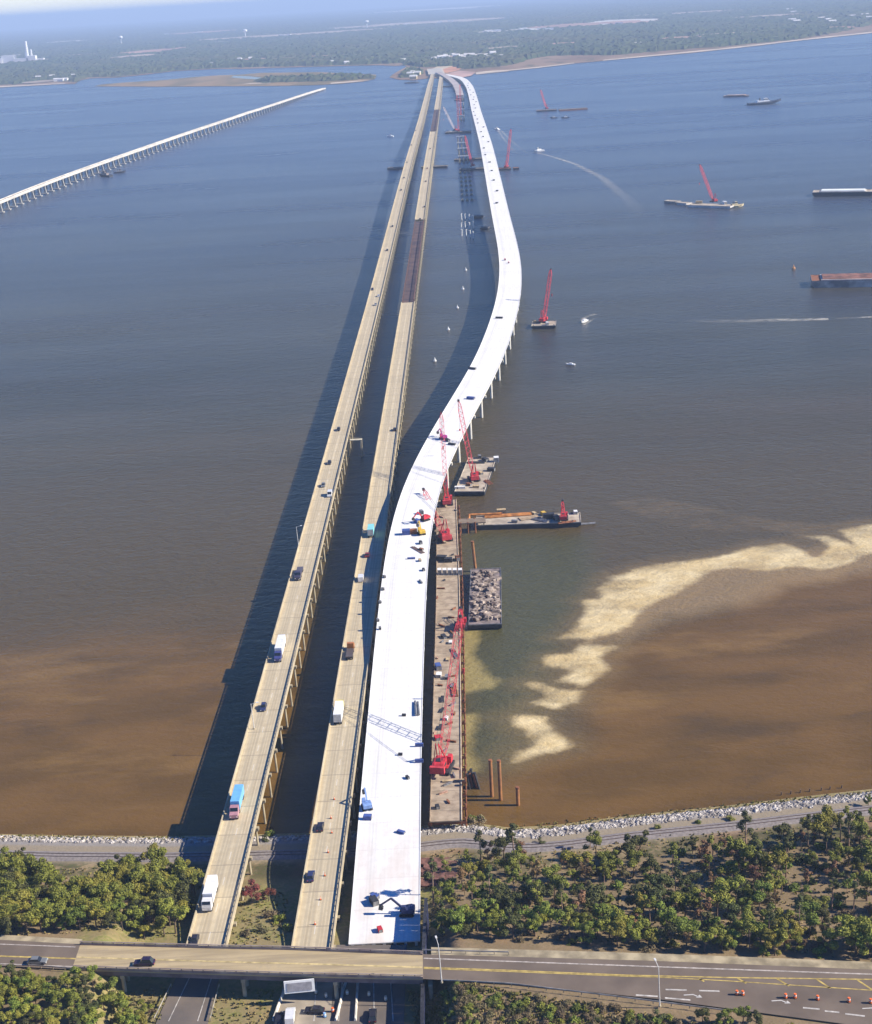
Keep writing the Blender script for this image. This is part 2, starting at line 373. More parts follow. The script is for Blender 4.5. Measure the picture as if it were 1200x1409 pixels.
k.bump(k.math('MULTIPLY', hgt, k.math('MULTIPLY_ADD', shal, -.62, 1.0)), .9, .8)
k.b.inputs['IOR'].default_value = 1.33
rough = k.step(k.noise(k.pos(.0012,.009,1,.12), 1.0, 5, .6), .35, .65, .20, .28)
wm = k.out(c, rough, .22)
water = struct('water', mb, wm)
for nm, arr in (('sand', sd), ('sandlow', sl_), ('olive', s5), ('shallow', shallow), ('channel', ch), ('inlandw', np.where(np.abs(x) < 900, shore(np.clip(x, -900, 900))-y, -5000)-0.0)):
    a = water.data.attributes.new(nm, 'FLOAT', 'POINT'); a.data.foreach_set('value', arr.ravel().astype(np.float32))

# boat wakes and wind streaks: foam lying on the water
k = NT('foam'); uvn = k.new('ShaderNodeUVMap'); sx = k.new('ShaderNodeSeparateXYZ'); k.l.new(uvn.outputs[0], sx.inputs[0])
e = k.step(k.math('ABSOLUTE', sx.outputs[0]), 1.0, .2); nn = k.noise(k.pos(.10,.16,1), 1.0, 6, .75)
k.val(k.b, 'Alpha', k.math('MULTIPLY', k.math('MULTIPLY', e, k.step(nn, .36, .62)), k.step(sx.outputs[1], 0, 1, .48, .0)))
rgbv = k.new('ShaderNodeRGB'); rgbv.outputs[0].default_value = (.72,.68,.58,1)
foam = k.out(rgbv.outputs[0], .9, .2)
def wake(pts, w0, w1, name='boat_wake', fade=1.0):
    P, t = smooth_path([tuple(G(a, b, .06)) for a, b in pts], 4.0, 20); T, N = frames(P); mb = MB(); mb.uv = []
    for i in range(len(P)):
        u = t[i]/t[-1]; w = w0+(w1-w0)*u
        for sgn in (-1, 0, 1): mb.v.append((P[i,0]+N[i,0]*w*sgn, P[i,1]+N[i,1]*w*sgn, .06)); mb.uv.append((sgn, u*fade))
    for i in range(len(P)-1):
        for j in (0, 1): mb.f.append((3*i+j, 3*i+j+1, 3*i+j+4, 3*i+j+3))
    return stuff(name, mb, foam)
wake([(738,210),(755,214),(790,225),(830,245),(870,280),(905,330)], 2.5, 14, fade=1.1)
wake([(686,180),(694,192),(706,206),(720,218)], 2, 3.5); wake([(690,180),(702,192),(716,204),(735,218)], 2, 3)
wake([(802,442),(799,436),(806,432),(820,432)], 2.2, 3.0, fade=.4); wake([(803,447),(812,443),(822,435)], 1.5, 1.5)
wake([(1140,439),(1080,440),(1010,442),(930,441),(880,441)], 5, 9, fade=1.2); wake([(1200,436),(1150,438)], 3, 2, fade=.6)
wake([(1100,143),(1150,139),(1180,138)], 5, 2, fade=.7); wake([(860,151),(905,152)], 5, 3, fade=.5); wake([(790,502),(783,501),(778,499)], .7, 1.2)
wake([(640,300),(690,296)], 3, 2, fade=.2)

# ------------------------------------------------------------------ far shore
MAIN = [(-250,137),(0,121),(40,117),(90,116),(103,116),(110,111),(125,108),(160,107),(200,103),(240,98),(300,95),(335,95),(400,93),(470,91),(520,90),(545,91),(556,90),(560,92),(550,97),(540,103),(536,107),(550,110),(570,110.5),(590,108),(612,108),(640,103.5),(660,101),(700,98),(740,94),(780,88.5),(830,84),(870,80),(950,73.5),(1000,68),(1050,62.5),(1100,56),(1150,50.5),(1200,45.5),(1330,30)]
lp = [tuple(G(a, b, 0)) for a, b in MAIN]
lp = lp+[(3300,7600,0),(3300,9600,0),(-3600,9600,0),(-3600,6300,0)]
lpz = [(a, b, .9) for a, b, _ in lp]
tri = tessellate_polygon([[Vector(q) for q in lpz]])
mb = MB(); mb.v = list(lpz); mb.f = [tuple(t) for t in tri]
k = NT('far_shore_earth'); n1 = k.noise(k.pos(.004,.002,1), 1.0, 5); n2 = k.noise(k.pos(.02,.008,1), 1.0, 4)
c = k.mix(k.step(n1, .4, .6), (.20,.125,.075), (.27,.18,.11)); c = k.mix(k.step(n2, .5, .7), c, (.12,.10,.05))
fm = k.out(c, .95, .1); struct('far_shore', mb, fm)
ISL = [(130,119),(140,116.5),(170,114),(230,110),(270,106),(300,104),(330,103),(360,100.5),(400,100),(440,99.5),(518,103),(516,109),(500,112.5),(470,115.5),(430,117.5),(380,118.5),(300,119),(220,119.5)]
ip = [(*q[:2], .8) for q in pw(ISL)]; mb = MB(); mb.v = ip; mb.f = [tuple(t) for t in tessellate_polygon([[Vector(q) for q in ip]])]
k = NT('marsh_grass'); n1 = k.noise(k.pos(.01,.004,1), 1.0, 5); c = k.mix(k.step(n1, .4, .6), (.27,.18,.085), (.17,.13,.055)); k2 = k.out(c, .95, .1)
struct('marsh_island', mb, k2)
mb = MB(); q = pw([(322,104.5),(345,105.5),(362,107.5),(352,109.5),(335,108.5),(318,107)]); mb.v = [(a, b, 1.0) for a, b, _ in q]; mb.f = [tuple(range(len(q)))]
struct('marsh_pond', mb, mat('pond_water', (.05,.05,.05), .15, .1, .01, spec=.5))
# beaches
SANDM = mat('beach_sand', (.55,.45,.33), .95, .12, .01)
for pts in ([(655,103),(675,101),(700,98.6),(700,96.6),(675,98),(655,100)], [(700,98),(740,94),(790,87.8),(790,86.8),(740,92.6),(700,96.6)], [(830,84),(900,77.5),(1000,68),(1100,56.3),(1200,45.8),(1200,44),(1100,54.7),(1000,66.3),(900,76),(830,82.8)], [(332,116.5),(345,116),(372,115),(372,114),(345,114.8)], [(455,116),(490,113.3),(510,111),(490,111.8),(455,114.4)], [(0,120.7),(90,115.8),(90,114.8),(0,119)]):
    mb = MB(); mb.v = [(*G(a, b, 0)[:2], 1.3) for a, b in pts]; mb.f = [tuple(t) for t in tessellate_polygon([[Vector(q) for q in mb.v]])]
    struct('beach', mb, SANDM)

# forest canopy
FOR = [(-250,132),(0,117),(60,114),(90,112),(103,112.5),(112,108.5),(125,106),(165,105),(200,101),(240,97),(300,93.5),(400,91),(470,89.5),(520,88),(552,87),(575,92),(600,92),(622,91),(640,95),(690,91),(715,86),(733,80),(760,76.5),(850,75.5),(900,71),(1000,63.5),(1100,53.5),(1150,45),(1200,33),(1330,15)]
fp = pw(FOR)+[(9600,9000,0),(60000,21000,0),(60000,90000,0),(-60000,90000,0),(-60000,9600,0),(-9000,7000,0)]
IST = pw([(350,112),(372,108.5),(420,106),(480,104),(514,104.5),(512,108),(480,110.5),(420,112.5),(365,114)]); PEN = pw([(548,107),(556,100),(566,94),(580,97),(578,103),(568,106)])
CLR = [(185,78,17,2.4,1),(205,71,17,2.6,2),(92,56.5,9,1,3),(300,58.5,7,1,3),(365,50,45,2,1),(277,44,14,1.6,2),(580,31.5,45,2.6,1),(612,10.5,10,1.2,3),(590,11,20,1,3),(680,44,12,1.8,3),(725,41,10,1.5,3),(752,42,10,1.2,3),(815,34,45,3.2,2),(858,29,22,2.6,3),(640,78,40,2.5,1),(885,60,14,1.7,3),(770,61,20,1.6,2),(700,66,22,1.5,1),(935,53,22,1.8,2),(1005,47,30,1.5,1),(1150,39,20,2,2),(470,43,28,1.3,1),(245,67,6,1.6,2),(340,83,16,1.3,2),(430,79,40,1.4,2),(60,113,16,1.6,1),(22,86,26,2.2,1),(120,75,12,1,1),(1060,22,30,1.2,1),(940,18,40,1.1,1)]
ny, nxx = 400, 460
yy = 3900*np.exp(np.linspace(0, math.log(62000/3900), ny)); tt = np.linspace(-.37, .37, nxx)
YY = np.repeat(yy[:, None], nxx, 1); XX = YY*tt[None, :]+nrg.normal(0, 4, YY.shape); YY = YY+nrg.normal(0, 1, YY.shape)*YY*.0012
inn = inpoly(XX, YY, fp) | inpoly(XX, YY, IST) | inpoly(XX, YY, PEN)
for cx, cy, rx, ry, kind in CLR:
    cw = G(cx, cy, 0); ex = (G(cx+rx, cy, 0)-cw).length; ey = abs(G(cx, cy-ry, 0).y-G(cx, cy+ry, 0).y)/2
    inn &= ~((((XX-cw.x)/ex)**2+((YY-cw.y)/ey)**2+nrg.normal(0, .15, XX.shape)) < 1)
lowf = np.sin(XX*.0031+YY*.0017)*np.sin(YY*.0023-XX*.0012)
ZZ = 10+3*lowf+nrg.normal(0, 3.0, XX.shape)
ZZ = np.where(inn, np.maximum(ZZ, 3), 1.2)-drop(XX, YY)
I = inn.ravel(); mb = MB(); mb.v = list(zip(XX.ravel().tolist(), YY.ravel().tolist(), ZZ.ravel().tolist()))
F = []
for j in range(ny-1):
    for i in range(nxx-1):
        a = j*nxx+i
        if I[a] or I[a+1] or I[a+nxx] or I[a+nxx+1]: F.append((a, a+1, a+nxx+1, a+nxx))
mb.f = F
k = NT('far_forest'); n1 = k.noise(k.pos(.0022,.0011,1), 1.0, 6, .6); n2 = k.noise(k.pos(.03,.012,1), 1.0, 4, .7); n3 = k.noise(k.pos(.0009,.0006,1), 1.0, 4)
c = k.mix(k.step(n2, .35, .65), (.026,.044,.016), (.066,.085,.028)); c = k.mix(k.step(n1, .48, .66, 0, .75), c, (.11,.075,.04)); c = k.mix(k.step(n3, .5, .7, 0, .4), c, (.03,.05,.03))
ffm = k.out(c, .95, .1); stuff('far_forest', mb, ffm)
# open ground in the clearings
CM = {1: mat('cleared_tan_ground', (.42,.33,.24), .95, .15, .004), 2: mat('cleared_red_ground', (.40,.23,.15), .95, .15, .004), 3: mat('cleared_pale_ground', (.62,.58,.50), .95, .1, .004)}
for cx, cy, rx, ry, kind in CLR:
    cw = G(cx, cy, 0); ex = (G(cx+rx, cy, 0)-cw).length*1.0; ey = abs(G(cx, cy-ry, 0).y-G(cx, cy+ry, 0).y)/2
    mb = MB(); n = 18; hh = 3.5-float(drop(cw.x, cw.y))
    for i in range(n):
        t = 2*math.pi*i/n; r = rng.uniform(.7, 1.05); mb.v.append((cw.x+ex*r*math.cos(t), cw.y+ey*r*math.sin(t), hh))
    mb.f = [tuple(range(n))]; struct('clearing', mb, CM[kind])
# ------------------------------------------------------------------ bridges
def deck_mat(name, ca, cb, joint, jcol, wear, lanes, line_v=None, stain=None):
    k = NT(name); uvn = k.new('ShaderNodeUVMap'); s = k.new('ShaderNodeSeparateXYZ'); k.l.new(uvn.outputs[0], s.inputs[0]); u, v = s.outputs[0], s.outputs[1]
    mp = k.new('ShaderNodeMapping'); k.l.new(uvn.outputs[0], mp.inputs[0]); mp.inputs['Scale'].default_value = (1.2, .02, 1)
    st = k.noise(mp.outputs[0], 1.0, 5, .6); n = k.noise(k.pos(), .5, 5, .6)
    c = k.mix(k.step(k.math('ADD', k.math('MULTIPLY', st, .6), k.math('MULTIPLY', n, .4)), .38, .62), ca, cb)
    # wheel tracks
    for x in lanes:
        for d in (-.9, .9):
            w = k.step(k.math('ABSOLUTE', k.math('ADD', u, -(x+d))), .55, .15, 0, .45)
            c = k.mix(w, c, wear)
        w = k.step(k.math('ABSOLUTE', k.math('ADD', u, -x)), .45, .1, 0, .35); c = k.mix(w, c, tuple(q*.7 for q in wear))
    # a shade of its own for each cast panel
    pn = k.math('FLOOR', k.math('DIVIDE', v, joint)); wn = k.new('ShaderNodeTexWhiteNoise', noise_dimensions='1D'); k.l.new(pn, wn.inputs['W'])
    c = k.mix(k.step(wn.outputs[0], 0, 1, 0, .16 if jcol[0] < .3 else .06), c, (.25,.22,.16))
    f = k.math('FRACT', k.math('DIVIDE', v, joint)); j = k.step(f, .7/joint, .25/joint, 0, .65); c = k.mix(j, c, jcol)
    if line_v is not None:
        for x, dash in line_v:
            w = k.step(k.math('ABSOLUTE', k.math('ADD', u, -x)), .16, .09, 0, .8)
            if dash: w = k.math('MULTIPLY', w, k.math('LESS_THAN', k.math('FRACT', k.math('DIVIDE', v, 12.0)), .3))
            c = k.mix(k.math('MULTIPLY', w, .5), c, (.70,.70,.66))
    if stain:
        w = k.math('MULTIPLY', k.step(v, stain[1], stain[0], 0, .55), k.step(k.noise(k.pos(.12,.05,1), 1.0, 4), .40, .62)); c = k.mix(w, c, (.60,.52,.45))
    return k.out(c, .88, .3)
D_OLD = deck_mat('old_deck_concrete', (.58,.49,.32), (.47,.385,.245), 15.0, (.26,.22,.16), (.33,.285,.205), (-1.9, 1.9), [(0, True)])
D_NEW = deck_mat('new_deck_concrete', (.80,.79,.75), (.68,.67,.63), 13.7, (.60,.59,.57), (.62,.61,.58), (-4.5,), None, (30, 75))

def zhump(y, base, top, y0, y1):
    m = (y0+y1)/2; return base+(top-base)*sm(1-abs(y-m)/((y1-y0)/2))
def open_rail(Q, tq, w, sd_):
    """kerb, short posts and a top beam"""
    mb = MB(); x = sd_*(w/2-.2)
    def pf(a, b, c, d): return [(a, d), (b, d), (b, c), (a, c)]
    sweep(mb, Q, tq, pf(x-.22, x+.22, -.3, .25)); sweep(mb, Q, tq, pf(x-.16, x+.16, .62, .88)); uv = mb.uv
    for s in np.arange(tq[0]+1, min(tq[-1], tq[0]+1500)-1, 2.5):
        p, rz = at_path(Q, tq, s); n0 = len(mb.v); mb.box((p.x+x*math.cos(rz), p.y+x*math.sin(rz), p.z+.44), (.3,.5,.4), rz)
    mb.uv = uv+[(0,0)]*(len(mb.v)-len(uv)); return mb
def rail_profile(side, w):
    a, b = w/2-.45, w/2; return [(side*a, .002), (side*(a+.1), .85), (side*b, .85), (side*b, -.30), (side*(b-.02), -.30), (side*(a), -.05)]
def pier_old(w):
    mb = MB(); mb.box((0,0,-.45), (w+.9, 1.2, .9))
    for x in (-w*.46, -w*.17, w*.17, w*.46): mb.cyl((x, 0, -.9), (x*1.12, 0, -26), .34, .34, 8)
    return mb
def pier_new():
    mb = MB(); mb.box((0,0,-.9), (17.2, 2.0, 1.4)); mb.box((0,0,-1.9), (12, 1.9, .6), taper=1.0)
    for x in (-5.6, 0, 5.6): mb.cyl((x, 0, -2.1), (x, 0, -32), .85, .85, 10)
    return mb
def row_of_piers(root, proto_mesh, P, t, spacing, drop, name='pier', start=6.0, maxn=100, m=None, skip=None, end=6.0):
    s = np.arange(start, t[-1]-end, spacing); rest = MB(); n = 0
    V = [v.co.copy() for v in proto_mesh.vertices]; FF = [tuple(p.vertices) for p in proto_mesh.polygons]
    for q in s:
        p, rz = at_path(P, t, q)
        if skip and skip(p): continue
        if n < maxn:
            o = bpy.data.objects.new(name, proto_mesh); COL.objects.link(o); o.parent = root; o.location = p-root.location-Vector((0,0,drop)); o.rotation_euler = (0,0,rz)
        else:
            k = len(rest.v); c, sn = math.cos(rz), math.sin(rz); b = p-root.location-Vector((0,0,drop))
            rest.v += [(v.x*c-v.y*sn+b.x, v.x*sn+v.y*c+b.y, v.z+b.z) for v in V]; rest.f += [tuple(k+i for i in f) for f in FF]
        n += 1
    if rest.v: o = rest.build(name, m, root); o['kind'] = 'stuff'

def bridge(name, label, P, t, w, dmat, cmat, girders, pier_mesh, spacing, drop, gh, segs=None, pier_m=None, pier_skip=None):
    root = thing(name, label, 'bridge', (float(P[0,0]), float(P[0,1]), 0)); o0 = np.array([P[0,0], P[0,1], 0])
    for s0, s1 in (segs or [(t[0], t[-1])]):
        k = (t >= s0-1) & (t <= s1+1); Q = P[k]-o0; tq = t[k]
        sweep(MB(), Q, tq, [(-w/2, 0), (w/2, 0), (w/2, -.28), (-w/2, -.28)]).build('deck', dmat, root)
        for sd_ in (-1, 1):
            (open_rail(Q, tq, w, sd_) if cmat is C_OLD else sweep(MB(), Q, tq, [(sd_*(w/2-.12)-.12, .12), (sd_*(w/2-.12)+.12, .12), (sd_*(w/2-.12)+.12, -.3), (sd_*(w/2-.12)-.12, -.3)])).build('barrier' if cmat is C_OLD else 'edge_kerb', cmat, root)
        for x in girders:
            sweep(MB(), Q, tq, [(x-.35, -.28), (x+.35, -.28), (x+.28, -.28-gh), (x-.28, -.28-gh)]).build('girder', C_PIER if cmat is C_OLD else mat('new_girder_concrete', (.60,.58,.52), .9, .08, .2), root)
    row_of_piers(root, pier_mesh, P, t, spacing, drop, m=pier_m, skip=pier_skip)
    return root

def zL(y): return zhump(y, 9.5, 14.5, 1000, 2900)
def zN(y): return zhump(y, 9.8+5.4*sm((y-400)/150)*(1-sm((y-2900)/600)), 21.0, 1000, 2900)
yl = np.r_[np.arange(294, 4440, 12.0)]
LP = np.stack([-72.6+.0318*yl-6e-7*np.clip(yl-2500,0,None)**2, yl, [zL(v)-min(1, max(0, v-3900)/300)*4 for v in yl]], 1)
RP = np.stack([-46.2+.0318*yl-1.5e-6*np.clip(yl-3200,0,None)**2, yl, [zL(v)-min(1, max(0, v-3900)/300)*4 for v in yl]], 1)
LP, LT = resample(LP, 12.0); RP, RT = resample(RP, 12.0)
WOLD = 10.3
PO = pier_old(WOLD).mesh('pier', C_PIER)
left_bridge = bridge('highway_bridge', 'weathered beige old two-lane bridge nearest the left, unbroken by steel spans, full of traffic', LP, LT, WOLD, D_OLD, C_OLD, (-4.2,-1.4,1.4,4.2), PO, 15.0, 1.45, 1.15, pier_m=C_PIER)
def s_of(T, P, y): return float(np.interp(y, P[:,1], T))
gaps = [(s_of(RT, RP, 1085), s_of(RT, RP, 1490)), (s_of(RT, RP, 2500), s_of(RT, RP, 2990))]
right_bridge = bridge('highway_bridge', 'old beige bridge in the middle patched with rust-brown steel truss spans', RP, RT, WOLD, D_OLD, C_OLD, (-4.2,-1.4,1.4,4.2), PO, 15.0, 1.45, 1.15, segs=[(0, gaps[0][0]), (gaps[0][1], gaps[1][0]), (gaps[1][1], RT[-1])], pier_m=C_PIER)
ro = np.array([RP[0,0], RP[0,1], 0]); TRUSS = mat('brown_truss_steel', (.17,.09,.075), .85, .3, .4)
for g0, g1 in gaps:
    k = (RT >= g0-1) & (RT <= g1+1); Q = RP[k]-ro; tq = RT[k]
    sweep(MB(), Q, tq, [(-3.9, -.02), (3.9, -.02), (3.9, -.9), (-3.9, -.9)]).build('steel_deck', mat('brown_steel_decking', (.13,.08,.065), .9, .3, .12, col2=(.05,.035,.045)), right_bridge)
    for sd_ in (-1, 1):
        mb = MB(); T, N = frames(Q); q0 = None
        ss = np.arange(tq[0], tq[-1], 4.0)
        for i, s in enumerate(ss):
            p, rz = at_path(Q, tq, s); nrm = Vector((math.cos(rz), math.sin(rz), 0)); b = p+nrm*(4.35*sd_); tp = b+Vector((0,0,2.3))
            mb.bar(b, tp, .22)
            if q0: mb.bar(q0[0], tp, .2); mb.bar(q0[1], b, .2); mb.bar(q0[1], tp, .3); mb.bar(q0[0], b, .4)
            q0 = (b, tp)
        mb.build('side_truss', TRUSS, right_bridge)
# the long new bridge
NE = [(1297,480,578),(1250,482,578.5),(1200,486,579),(1150,490,579),(1100,494.6,579.3),(1000,502,580.3),(900,512,583),(800,526,588),(760,530,589),(720,535,589.5),(700,538.5,591),(680,545,597),(650,559,612),(600,589,635),(560,613,657),(500,654,690),(460,668,705),(420,683,714.5),(400,686.5,718),(370,688.5,719),(340,686,713),(300,677,703),(250,668.5,691),(200,659.5,679),(170,653.5,668),(150,648.5,661),(130,645,655),(120,642.5,651),(112,637.5,645),(107,630.5,638),(104,618,625),(102,606,613)]
cp = []
for y, a, b in NE:
    z = 9.8
    for _ in range(6): p = (G(a, y, z)+G(b, y, z))/2; z = zN(p.y)-max(0, (p.y-3950)/260)*3
    cp.append((p.x, p.y, z))
NP, NTt = smooth_path(cp, 10.0, 60)
NP[:,2] = [zN(v)-max(0, (v-3950)/260)*3 for v in NP[:,1]]
WN = 17.6
PN = pier_new().mesh('pier', mat('new_girder_concrete', (.60,.58,.52), .9, .08, .2))
new_bridge = bridge('highway_bridge', 'brand new wide white concrete bridge curving in an S, still without traffic', NP, NTt, WN, D_NEW, C_NEW, (-7.8,-5.2,-2.6,0,2.6,5.2,7.8), PN, 41.0, 2.0, 1.75, pier_m=PN.materials[0])

# railway trestle far to the left
tp = [G(a, b, 13) for a, b in [(-25,287),(0,277),(50,255),(150,220),(250,185),(350,152),(430,121.5),(446,116.5)]]
TPn, TT = smooth_path([(p.x, p.y, 13) for p in tp], 14.0, 200); TPn[:,2] = 13-9*np.clip((TT-TT[-1]+900)/900, 0, 1)
rw = thing('railway_trestle', 'long pale low trestle on many piers crossing the bay far to the left', 'railway bridge', (float(TPn[0,0]), float(TPn[0,1]), 0)); o0 = np.array([TPn[0,0], TPn[0,1], 0])
C_TR = mat('trestle_concrete', (.55,.52,.46), .9, .12, .05)
sweep(MB(), TPn-o0, TT, [(-4, 0), (4, 0), (4, -2.2), (-4, -2.2)]).build('deck', C_TR, rw)
sweep(MB(), TPn-o0, TT, [(-1.5, .25), (1.5, .25), (1.9, .0), (-1.9, .0)]).build('track', mat('track_ballast', (.33,.27,.23), .95, .2, .2), rw)
for sd_ in (-1, 1):
    sweep(MB(), TPn-o0, TT, [(sd_*3.15-.08, 1.0), (sd_*3.15+.08, 1.0), (sd_*3.15+.08, 0), (sd_*3.15-.08, 0)]).build('side_rail', C_TR, rw)
mb = MB(); mb.box((0,0,-.8), (9,2.6,1.6)); mb.box((0,0,-11.6), (14,6,2.6))
for x in (-2.6, 2.6): mb.bar((x, 0, -1.1), (x*1.6, 0, -11), 2.2, 2.6)
mb.box((0,0,-16), (9,3.4,7))
PT = mb.mesh('pier', C_TR); PT.materials.clear(); PT.materials.append(mat('trestle_pier_concrete', (.40,.38,.34), .9, .15, .05))
row_of_piers(rw, PT, TPn, TT, 25.0, 1.6, m=PT.materials[0])

# the new bridge's unfinished twin: the part of the deck already standing at the far end, then bare piers
tw = []
for a, b in [(603,99),(613,104),(621,109.5),(627,115.5),(631,123),(633,131)]:
    z = 8.0; p = G(a, b, z); tw.append((p.x, p.y, z))
TWP, TWT = smooth_path(tw, 10.0, 20)
unf = thing('unfinished_bridge', 'unfinished curving bridge deck at the far bridgehead beside the white bridge', 'bridge', (float(TWP[0,0]), float(TWP[0,1]), 0)); o0 = np.array([TWP[0,0], TWP[0,1], 0])
sweep(MB(), TWP-o0, TWT, [(-8.5, 0), (8.5, 0), (8.5, -.3), (-8.5, -.3)]).build('deck', mat('bare_new_deck', (.42,.36,.33), .9, .12, .05), unf)
for x in (-7, 0, 7): sweep(MB(), TWP-o0, TWT, [(x-.4, -.3), (x+.4, -.3), (x+.4, -2.2), (x-.4, -2.2)]).build('girder', mat('new_girder_concrete', (.60,.58,.52)), unf)
row_of_piers(unf, PN, TWP, TWT, 41.0, 2.2, m=PN.materials[0])
def twin_pier(px, py, rows=2, h=5.0, cap=True):
    p = G(px, py, 0); r = thing('bridge_pier', 'unfinished pier of dark columns standing in the water left of the white bridge', 'pier', p, -.03, 'unfinished piers in the water')
    for sx_ in (-5.5, 0, 5.5):
        MB().box((sx_, 0, .6), (3.6, 3.6, 1.6)).build('footing', C_PIER, r)
        MB().cyl((sx_, 0, 1.3), (sx_, 0, h), .8, .8, 10).build('column', C_PIER, r)
    if cap: MB().box((0,0,h+.6), (15, 1.9, 1.3)).build('pier_cap', C_NEW, r)
    return r
for i, (a, b) in enumerate([(643,276),(642.5,269),(642,262.5),(641.5,256),(641,250),(640.5,244.5),(639.5,238),(638,224),(637,213),(635.5,205),(635,196),(634.5,166),(634.5,157),(634,148),(633.5,140)]):
    twin_pier(a, b, h=2.5 if i < 7 else 9, cap=i >= 7)

# ------------------------------------------------------------------ overpass and the roads at the bottom
ASPH = mat('asphalt', (.165,.128,.096), .9, .12, .12, col2=(.115,.088,.067)); ASPH2 = mat('old_asphalt', (.16,.13,.105), .9, .15, .15, col2=(.11,.095,.085))
YEL = mat('yellow_road_paint', (.47,.35,.10), .8, .2, .8); WPT = mat('white_road_paint', (.50,.47,.42), .8, .2, .8)
def ofar(x): return float(np.interp(x, OFX, OFY))
def onear(x): return float(np.interp(x, ONX, ONY))
XL, XR = G(105,1316,16).x, G(582,1330,16).x
def strip(x0, x1, fa, fb, z, n=40):
    mb = MB(); xs_ = np.linspace(x0, x1, n)
    for q in xs_: mb.v += [(q, fa(q), z), (q, fb(q), z)]
    mb.f = [(2*i, 2*i+1, 2*i+3, 2*i+2) for i in range(n-1)]; return mb
struct('cross_road', strip(-600, XL, ofar, onear, 16.0, 60), ASPH)
struct('cross_road', strip(XR, 600, ofar, onear, 16.0, 60), ASPH)
tag(strip(-600, XL, lambda x: ofar(x)+2.2, ofar, 15.85, 30).build('road_shoulder', mat('pale_verge', (.36,.30,.19), .95, .2, .3)), kind='structure')
tag(strip(XR+2, 600, lambda x: ofar(x)+3.0, ofar, 15.85, 30).build('road_shoulder', mat('pale_verge', (.36,.30,.19))), kind='structure')
ov = thing('overpass', 'flat concrete overpass carrying a two-lane road across the foreground', 'bridge', ((XL+XR)/2, ofar((XL+XR)/2), 0)); ovo = ov.location.copy()
def loc_(mb): mb.v = [(a-ovo.x, b-ovo.y, c-ovo.z) for a, b, c in mb.v]; return mb
k = NT('overpass_deck_concrete'); n1 = k.noise(k.pos(.05,.6,1,.06), 1.0, 5, .6); n2 = k.noise(k.pos(), .8, 4)
c = k.mix(k.step(n1, .36, .64), (.43,.34,.195), (.31,.245,.145)); c = k.mix(k.step(n2, .5, .75, 0, .3), c, (.28,.24,.18)); OVM = k.out(c, .9, .3)
mb = strip(XL, XR, ofar, onear, 16.0, 30); k_ = len(mb.v); mb.v += [(a, b, c-.35) for a, b, c in mb.v]
n = 30; mb.f += [(2*i+k_, 2*i+2+k_, 2*i+3+k_, 2*i+1+k_) for i in range(n-1)]+[(2*i+1, 2*i+1+k_, 2*i+3+k_, 2*i+3) for i in range(n-1)]+[(2*i, 2*i+2, 2*i+2+k_, 2*i+k_) for i in range(n-1)]
loc_(mb).build('deck', OVM, ov)
for f, sg in ((ofar, 1), (onear, -1)):
    mb = MB(); xs_ = np.linspace(XL, XR, 31)
    for a, b in zip(xs_[:-1], xs_[1:]): mb.bar((a, f(a)-sg*.2, 16.25), (b, f(b)-sg*.2, 16.25), .35, .5)
    for a in np.arange(XL+.5, XR, 2.6): mb.box((a, f(a)-sg*.2, 16.65), (.2, .2, .5))
    for a, b in zip(xs_[:-1], xs_[1:]): mb.bar((a, f(a)-sg*.2, 16.92), (b, f(b)-sg*.2, 16.92), .25, .14)
    loc_(mb).build('parapet', mat('stained_parapet', (.36,.30,.24), .9, .3, .3, col2=(.20,.15,.14)), ov)
for f in (.06, .28, .5, .72, .94):
    mb = MB(); xs_ = np.linspace(XL, XR, 31)
    for a, b in zip(xs_[:-1], xs_[1:]): mb.bar((a, ofar(a)*(1-f)+onear(a)*f, 14.95), (b, ofar(b)*(1-f)+onear(b)*f, 14.95), .4, 1.35)
    loc_(mb).build('girder', mat('dark_girder', (.16,.13,.14), .8, .2, .3), ov)
for px in (168, 335, 462, 592):
    x = G(px, 1345, 14).x; mb = MB(); ya, yb = ofar(x), onear(x)
    mb.box((x, (ya+yb)/2, 13.9), (1.0, abs(ya-yb)-.6, .8)); mb.v = [(a-ovo.x, b-ovo.y, c) for a, b, c in mb.v]; mb.build('pier_cap', C_PIER, ov)
    for f in (.1, .5, .9):
        y = ya*(1-f)+yb*f; MB().cyl((x-ovo.x, y-ovo.y, 7.5), (x-ovo.x, y-ovo.y, 13.5), .5, .5, 10).build('column', C_PIER, ov)
# markings
def mark(pts, m, z=16.03, w=.16):
    mb = MB(); P = [G(a, b, z) for a, b in pts]
    for p, q in zip(P[:-1], P[1:]):
        d = (q-p).normalized(); nn_ = Vector((-d.y, d.x, 0))*w/2; k = len(mb.v); mb.v += [tuple(p+nn_), tuple(p-nn_), tuple(q-nn_), tuple(q+nn_)]; mb.f.append((k, k+1, k+2, k+3))
    return struct('road_marking', mb, m)
mark([(-100,1308),(0,1315.5),(104,1319)], YEL, w=.5); mark([(583,1331),(700,1335),(860,1341.6),(1000,1345),(1200,1347.6),(1300,1349)], YEL, w=.38); mark([(583,1332.6),(700,1336.8),(860,1343.2),(908,1344.5),(1000,1349.5),(1100,1356),(1200,1362.5),(1300,1369)], YEL, w=.3)
mark([(106,1317),(300,1323),(450,1327),(581,1331)], mat('worn_yellow_paint', (.52,.41,.19), .9, .2, .6), w=.55)
for a, b in [((962,1346),(969,1350.5)), ((1015,1346),(1027,1353)), ((1069,1346.5),(1086,1356.5)), ((1124,1347.5),(1143,1360)), ((1180,1348.5),(1202,1363))]: mark([a, b], YEL, w=.45)
WORN = mat('worn_white_paint', (.45,.40,.35), .9, .2, 1)
